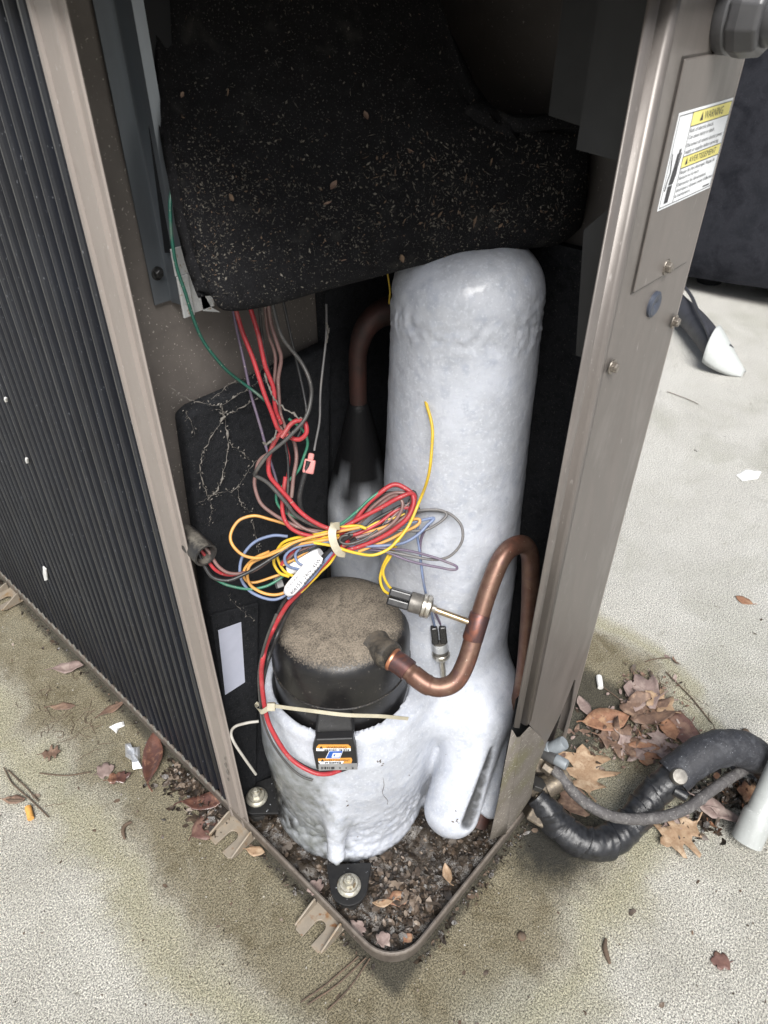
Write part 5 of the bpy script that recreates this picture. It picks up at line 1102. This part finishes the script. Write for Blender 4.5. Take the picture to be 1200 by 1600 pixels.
def rim_line():
    if random.random() < .6: return Vector((-abs(random.gauss(0, .006)) - .002, random.uniform(.02, 1.2), .001))
    return Vector((random.uniform(.04, .33), -abs(random.gauss(0, .008)) - .002, .001))
litter('rim_crumbs', 'dark crumbs along the foot of the pan rim', 420, rim_line, ['litter_dark', 'twig'], (3, 1), .005, .002)
def slab():
    u, v = random.uniform(0, 1200), random.uniform(880, 1600); p = onZ(u, v, .0008)
    return None if (p.x > -.002 and p.y > -.002) else p
litter('slab_crumbs', 'sparse dark specks and crumbs scattered over the concrete', 230, slab, ['twig', 'litter_mid', 'litter_pale'], (3, 2, 1), .0045, .001)
fr_ = MB()
for _ in range(46):
    u, v = random.choice([(70, 1130), (100, 1120), (60, 1100), (130, 1150), (1060, 1085), (1000, 1060), (960, 1060), (150, 1040), (30, 1245), (1010, 1140)])
    u += random.gauss(0, 22); v += random.gauss(0, 14); P = [onZ(u, v, .0015)]; a = random.random() * 6.28
    for k in range(5):
        a += random.gauss(0, .7); P.append(P[-1] + Vector((math.cos(a), math.sin(a), 0)) * random.uniform(.004, .011))
    if any(p.x > -.004 and p.y > -.004 for p in P): continue
    fr_.tube(smooth_path(P, 4), .0005, 4)
tag(build(fr_, 'fine_roots', 'twig', fix=False), 'hair-fine dry rootlets and pine straw scattered on the slab', 'litter', kind='stuff')
# bits on the compressor cap
b = MB()
for _ in range(14):
    M = frame((CX - .055 + random.gauss(0, .006), CY + .015 + random.gauss(0, .006), .413 + .004 * random.random()), (random.gauss(0, .5), random.gauss(0, .5), 1)); L_ = random.uniform(.004, .010)
    b.add([M @ Vector(q) for q in ((-L_ / 2, 0, 0), (0, L_ * .16, .001), (L_ / 2, 0, .001), (0, -L_ * .16, 0))], [(0, 1, 2, 3)])
o = build(b, 'husk_bits', 'litter_pale', fix=False); tag(o, 'pale husk shreds lying on the dusty compressor cap', 'husk', kind='stuff')
# larger fragments stuck to the hood
FR = [(570, 182, 22, -60), (640, 237, 22, -20), (675, 250, 16, -30), (765, 255, 22, 80), (616, 272, 18, 90), (520, 290, 28, 55), (510, 318, 24, 20), (725, 280, 26, 80), (740, 345, 32, 85), (685, 335, 22, 60), (405, 330, 14, 70), (625, 400, 26, -60), (535, 405, 16, 10), (357, 146, 18, 80), (630, 345, 16, 70), (780, 350, 16, 60), (285, 150, 16, 70), (362, 310, 22, -60), (815, 255, 12, 45)]
ORD = ['first', 'second', 'third', 'fourth', 'fifth', 'sixth', 'seventh', 'eighth', 'ninth', 'tenth']
BANDS = {'upper': sorted(q[0] for q in FR if q[1] < 262), 'middle': sorted(q[0] for q in FR if 262 <= q[1] < 325), 'lower': sorted(q[0] for q in FR if q[1] >= 325)}
for u, v, L_, a in FR:
    p, n_ = on_hood(u, v)
    if p is None: continue
    t = (p - CAM).dot(FW); a = math.radians(a); d = RT * math.cos(a) + UP * math.sin(a); d = (d - n_ * d.dot(n_)).normalized(); xv = d.cross(n_); c = p + n_ * .003
    M = Matrix(((xv.x, d.x, n_.x, c.x), (xv.y, d.y, n_.y, c.y), (xv.z, d.z, n_.z, c.z), (0, 0, 0, 1)))
    bd = 'upper' if v < 262 else 'middle' if v < 325 else 'lower'; k_ = ORD[BANDS[bd].index(u)]
    b = MB(); leaf_mesh(b, random.choice((LONG, LONG, OVAL)), M, L_ * t * PXR * .62, random.uniform(.45, .8), .35, .9, .12, u, stem=0)
    tag(build(b, 'leaf_fragment', random.choice(('chip_tan', 'chip_tan', 'leaf_brown')), smooth=70, fix=False), f'dry leaf fragment on the foam hood, {k_} from the left in its {bd} band', 'leaf fragment', 'dry leaf fragments caught on the foam hood')

# ------------------------------------------------------------------ service valves, pipes and conduit at the right
VL = empty('service_valve', (.32, -.03, .1), 'small service valve with two blue-grey caps beside the panel foot', 'valve')
def cyl(name, a, b_, r, m, parent, seg=20, prof=None, hexa=False):
    M = frame(a, b_ - a); L_ = (b_ - a).length; b = MB()
    b.lathe(prof or [(r * .94, 0), (r, L_ * .06), (r, L_ * .92), (r * .9, L_)], M, 6 if hexa else seg); return build(b, name, m, parent, smooth=None if hexa else 40, bevel=.0008 if hexa else 0)
cyl('valve_body', at(838, 1182, 1.10), at(868, 1176, 1.085), .0105, 'valve_brass', VL)
cyl('valve_cap', at(858, 1172, 1.09), at(882, 1160, 1.075), .0105, 'valve_cap', VL)
cyl('valve_collar', at(852, 1174, 1.093), at(862, 1170, 1.086), .0118, 'valve_cap', VL)
cyl('valve_cap', at(868, 1186, 1.07), at(886, 1196, 1.06), .0082, 'valve_cap', VL)
cyl('valve_stem', at(846, 1176, 1.09), at(870, 1188, 1.07), .0085, 'cap_pewter', VL)
b = MB(); b.box((-.011, -.010, -.012), (.011, .010, .012), frame(at(845, 1192, 1.095), -FW, UP)); build(b, 'valve_block', 'valve_brass', VL, bevel=.002)
cyl('flare_nut', at(848, 1196, 1.075), at(862, 1206, 1.07), .0085, 'valve_brass', VL, hexa=True)
cyl('copper_ring', at(851, 1203, 1.08), at(849, 1197, 1.08), .0036, 'copper_bright', VL)
VB = empty('service_valve', (.31, -.03, .06), 'large brown brass service valve where the black taped pipe starts', 'valve')
b = MB(); b.box((-.022, -.015, -.016), (.020, .015, .016), frame(at(843, 1262, 1.085), -FW, UP + RT * .6)); build(b, 'valve_block', 'valve_brass', VB, bevel=.003)
cyl('valve_body', at(832, 1236, 1.10), at(862, 1222, 1.09), .0165, 'valve_brass', VB)
cyl('valve_cap', at(852, 1232, 1.085), at(888, 1212, 1.09), .0155, 'valve_brass', VB)
cyl('flare_nut', at(835, 1250, 1.085), at(852, 1256, 1.08), .015, 'valve_brass', VB, hexa=True)
cyl('hex_cap', at(838, 1228, 1.075), at(842, 1222, 1.07), .012, 'rubber', VB, hexa=True)
# taped suction line
PIP = empty('insulated_pipe', (.4, -.1, 0), 'thick black tape-wrapped pipe snaking over the concrete to the right edge', 'pipe')
pz = [(836, 1244, .085), (856, 1266, .072), (872, 1288, .052), (893, 1306, .042), (920, 1318, .036), (950, 1315, .034), (978, 1295, .038), (1000, 1268, .046), (1018, 1245, .056), (1042, 1222, .072), (1072, 1196, .092), (1104, 1176, .108), (1136, 1168, .108), (1164, 1172, .095), (1190, 1190, .070), (1215, 1215, .040), (1250, 1240, .028)]
P = smooth_path([onZ(*q) for q in pz], 12); n = len(P)
rad = []
for i in range(n):
    f = i / n; r = .0215 + .0055 * min(1, f * 6); wr = (i % 7) / 7.
    rad.append(r * (1 + .045 * wr + .05 * mnoise.noise(Vector((i * .23, 1, 1)))))
def wrap_tube(P, rbase, pitch, amp, seg=36, seed=0):
    # a tape helix: each lap starts proud of the one before, with uneven laps and creases
    n = len(P); b = MB(); rows = []; T0 = None; nrm = Vector((0, 0, 1)); s_ = 0.
    for i in range(n):
        T = (P[min(i + 1, n - 1)] - P[max(i - 1, 0)]).normalized(); nrm = (nrm - T * nrm.dot(T)).normalized(); bi = T.cross(nrm)
        if i: s_ += (P[i] - P[i - 1]).length
        row = []
        for k in range(seg):
            a = 2 * math.pi * k / seg; h_ = s_ / pitch + a / (2 * math.pi) + .35 * mnoise.noise(Vector((s_ * 9, seed, 0)))
            f = h_ % 1.0; r = rbase[i] * (1 + amp * (f - .5) + .085 * mnoise.noise(Vector((s_ * 55, math.cos(a) * 1.3, math.sin(a) * 1.3 + seed))) + .05 * mnoise.noise(Vector((s_ * 150, math.cos(a) * 1.6 + 4, math.sin(a) * 1.6))) + .03 * abs(mnoise.noise(Vector((s_ * 40, math.cos(a) * 5, math.sin(a) * 5)))))
            row.append(P[i] + (nrm * math.cos(a) + bi * math.sin(a)) * r)
        rows.append(row)
    b.strip(rows, True); b.f += [tuple(range(seg))[::-1], tuple((n - 1) * seg + k for k in range(seg))]; b.m += [0, 0]; return b
Pf = smooth_path([onZ(*q) for q in pz], 26)
rbf = [.0236 * min(1, .66 + .34 * min(1, i / len(Pf) * 9)) for i in range(len(Pf))]
build(wrap_tube(Pf, rbf, .036, .13), 'tape_wrap', 'tape', PIP, smooth=50)
i0, i1 = int(n * .585), int(n * .86); sp = P[i0:i1]
b = MB(); b.tube(sp, [.0285 * (1 + .05 * mnoise.noise(Vector((i * .2, 7, 1)))) for i in range(len(sp))], 32, caps=False); build(b, 'foam_sleeve', 'tape_worn', PIP, smooth=60)
cA, cB = P[int(n * .555)], P[int(n * .60)]; dd = (cB - cA).normalized(); mid_ = (cA + cB) / 2
M = frame(mid_ - dd * .004 - FW * .018 + UP * .012, -FW, dd)
b = MB(); b.lathe([(.0125, 0), (.0125, .008), (.011, .0115), (.004, .0125)], frame(mid_ + UP * .010 - FW * .022, -FW + UP * .4), 20); build(b, 'steel_stud', 'steel_dusty', PIP, smooth=40)
b = MB(); b.tube([mid_ - UP * .012 - FW * .020 - RT * .004, mid_ - UP * .020 - FW * .027 + RT * .012], .008, 14); build(b, 'tape_end', 'tape', PIP, smooth=50)
LIQ = empty('liquid_line', (.4, -.1, 0), 'thin weathered grey pipe curving across the black taped pipe', 'pipe')
P = smooth_path([onZ(u, v, z) for u, v, z in ((862, 1198, .118), (878, 1216, .108), (900, 1242, .098), (930, 1264, .09), (962, 1277, .086), (1000, 1280, .086), (1040, 1275, .085), (1075, 1262, .083), (1105, 1240, .080), (1140, 1216, .074), (1180, 1196, .055), (1230, 1190, .03))], 9)
b = MB(); b.tube(P, [.0082 * (1 + .09 * mnoise.noise(p * 160) + (.12 if i % 23 == 0 else 0)) for i, p in enumerate(P)], 14); build(b, 'pipe_foam', 'grey_pipe', LIQ, smooth=60)
# grey plastic pipe at the right edge
PVC = empty('plastic_pipe', (.6, -.25, 0), 'light grey plastic drain pipe end leaning at the lower right edge', 'pipe')
q0 = onZ(1166, 1316, .012); q1 = onZ(1212, 1215, .10); dq = (q1 - q0).normalized(); M = frame(q0, dq); L0 = (q1 - q0).length
b = MB(); b.lathe([(.0195, 0), (.0225, .001), (.0225, .046), (.0215, .050), (.0190, .054), (.0186, .10), (.0186, L0 * 2)], M, 32); build(b, 'pipe_socket', 'pvc_grey', PVC, smooth=40)
# conduit fitting on the service panel, top right
CON = empty('conduit_fitting', (.37, 0, 1.06), 'grey ribbed conduit nut screwed into the top of the service panel', 'conduit fitting')
c = onY(1134, 22, 0); M = frame((c.x, 0, c.z), (0, -1, 0), (0, 0, 1))
b = MB(); b.lathe([(.0235, 0), (.0245, .002), (.0245, .008), (.0225, .010)], M, 32); build(b, 'lock_ring', 'conduit', CON, smooth=40)
b = MB(); b.lathe([(.0215, .0085), (.0255, .011), (.0262, .018), (.0245, .030), (.0225, .032)], M, 10); build(b, 'compression_nut', 'conduit', CON, bevel=.0018, segs=3)
P = smooth_path([M @ Vector((0, 0, .03)), M @ Vector((0, 0, .05)), M @ Vector((-.01, -.004, .075)), M @ Vector((-.06, -.02, .10)), M @ Vector((-.2, -.06, .12)), Vector((.62, -.02, .0)), ][:5] + [Vector((.58, .10, .62)), Vector((.62, .2, .3))], 8)
P = smooth_path([M @ Vector((0, 0, .028)), M @ Vector((0, 0, .045)), M @ Vector((.012, -.012, .062)), M @ Vector((.05, -.05, .075)), M @ Vector((.11, -.11, .07)), M @ Vector((.16, -.2, .05))], 8)
b = MB(); b.tube(P, [.0175 + .0008 * (i % 2) for i in range(len(P))], 20); build(b, 'flex_conduit', 'conduit', CON, smooth=40)
# white conduit offcut on the slab behind with its black hose and cable
OFF = empty('conduit_offcut', (2.2, .4, 0), 'white curved plastic pipe cover lying on bright concrete behind the panel', 'pipe cover')
a0 = onZ(1112, 540, .07); a1 = onZ(1162, 586, .0)
d_ = (a1 - a0); d_.normalize(); side = Vector((0, 0, 1)).cross(d_).normalized(); upv = d_.cross(side)
b = MB(); rows = []
for i in range(13):
    f = i / 12; c = a0 + (a1 - a0) * f; c.z = .062 * (1 - f) ** 1.3 + .002
    wd = .078 * (1 - .72 * f ** 1.6); hg = .075 * (1 - .85 * f ** 1.2)
    rows.append([c + side * (wd * math.cos(q)) + Vector((0, 0, 1)) * (hg * math.sin(q)) for q in np.linspace(-.35, math.pi + .35, 15)])
for r in rows:
    for p in r: p.z = max(p.z, .0015)
b.strip(rows); o = build(b, 'cover_shell', 'pvc_white', OFF, smooth=60); md = o.modifiers.new('thickness', 'SOLIDIFY'); md.thickness = .004
HOS = empty('black_hose', (2.2, .6, 0), 'dark grey insulated hose entering the white pipe cover behind the panel', 'hose')
P = smooth_path([onZ(1010, 425, .05), onZ(1050, 470, .055), onZ(1085, 503, .06), onZ(1112, 536, .062), onZ(1128, 555, .045)], 6)
b = MB(); b.tube(P, .042, 20); build(b, 'hose_tube', 'hose_grey', HOS, smooth=60)
P = smooth_path([onZ(1040, 420, .10), onZ(1075, 455, .12), onZ(1090, 485, .12), onZ(1103, 512, .11), onZ(1112, 536, .09)], 6)
CBL = MB(); CBL.tube(P, .006, 8); tag(build(CBL, 'thin_cable', 'hose_grey', smooth=60), 'thin grey cable running down into the white pipe cover', 'cable')
# big dark covered object far right
COV = empty('fabric_cover', (3.3, .7, 0), 'large charcoal fabric cover over equipment standing on the slab behind the panel', 'cover')
b = MB(); cx, cy = 3.50, .62; rows = []
for iz, z in enumerate(np.linspace(.06, 1.5, 26)):
    row = []
    for k in range(72):
        a = 2 * math.pi * k / 72; r = .84 + .03 * math.sin(3 * a + 1) + .02 * fbm((math.cos(a) * 2, math.sin(a) * 2, z * 1.5), 1.3, 3) - .07 * max(0, .25 - z) * 2 * 0
        r *= 1 - .22 * (max(0, z - .9) / .6) ** 2; r -= .03 * (1 - min(1, (z - .05) / .08)) 
        row.append((cx + r * math.cos(a), cy + r * 1.05 * math.sin(a), z + .03 * math.sin(a * 2 + .6) * (1 - z / 1.5)))
    rows.append(row)
b.strip(rows, True); b.f.append(tuple(len(b.v) - 72 + k for k in range(72))); b.m.append(0)
build(b, 'cover_cloth', 'fabric_dark', COV, smooth=180)
b = MB()
for a in (2.4, 2.9, 3.4, 3.9): b.lathe([(.05, 0), (.05, .12)], Matrix.Translation((cx + .62 * math.cos(a), cy + .62 * math.sin(a), 0)), 14)
b.lathe([(.74, .10), (.74, .3)], Matrix.Translation((cx, cy, 0)), 48); build(b, 'support_base', 'coil_back', COV)
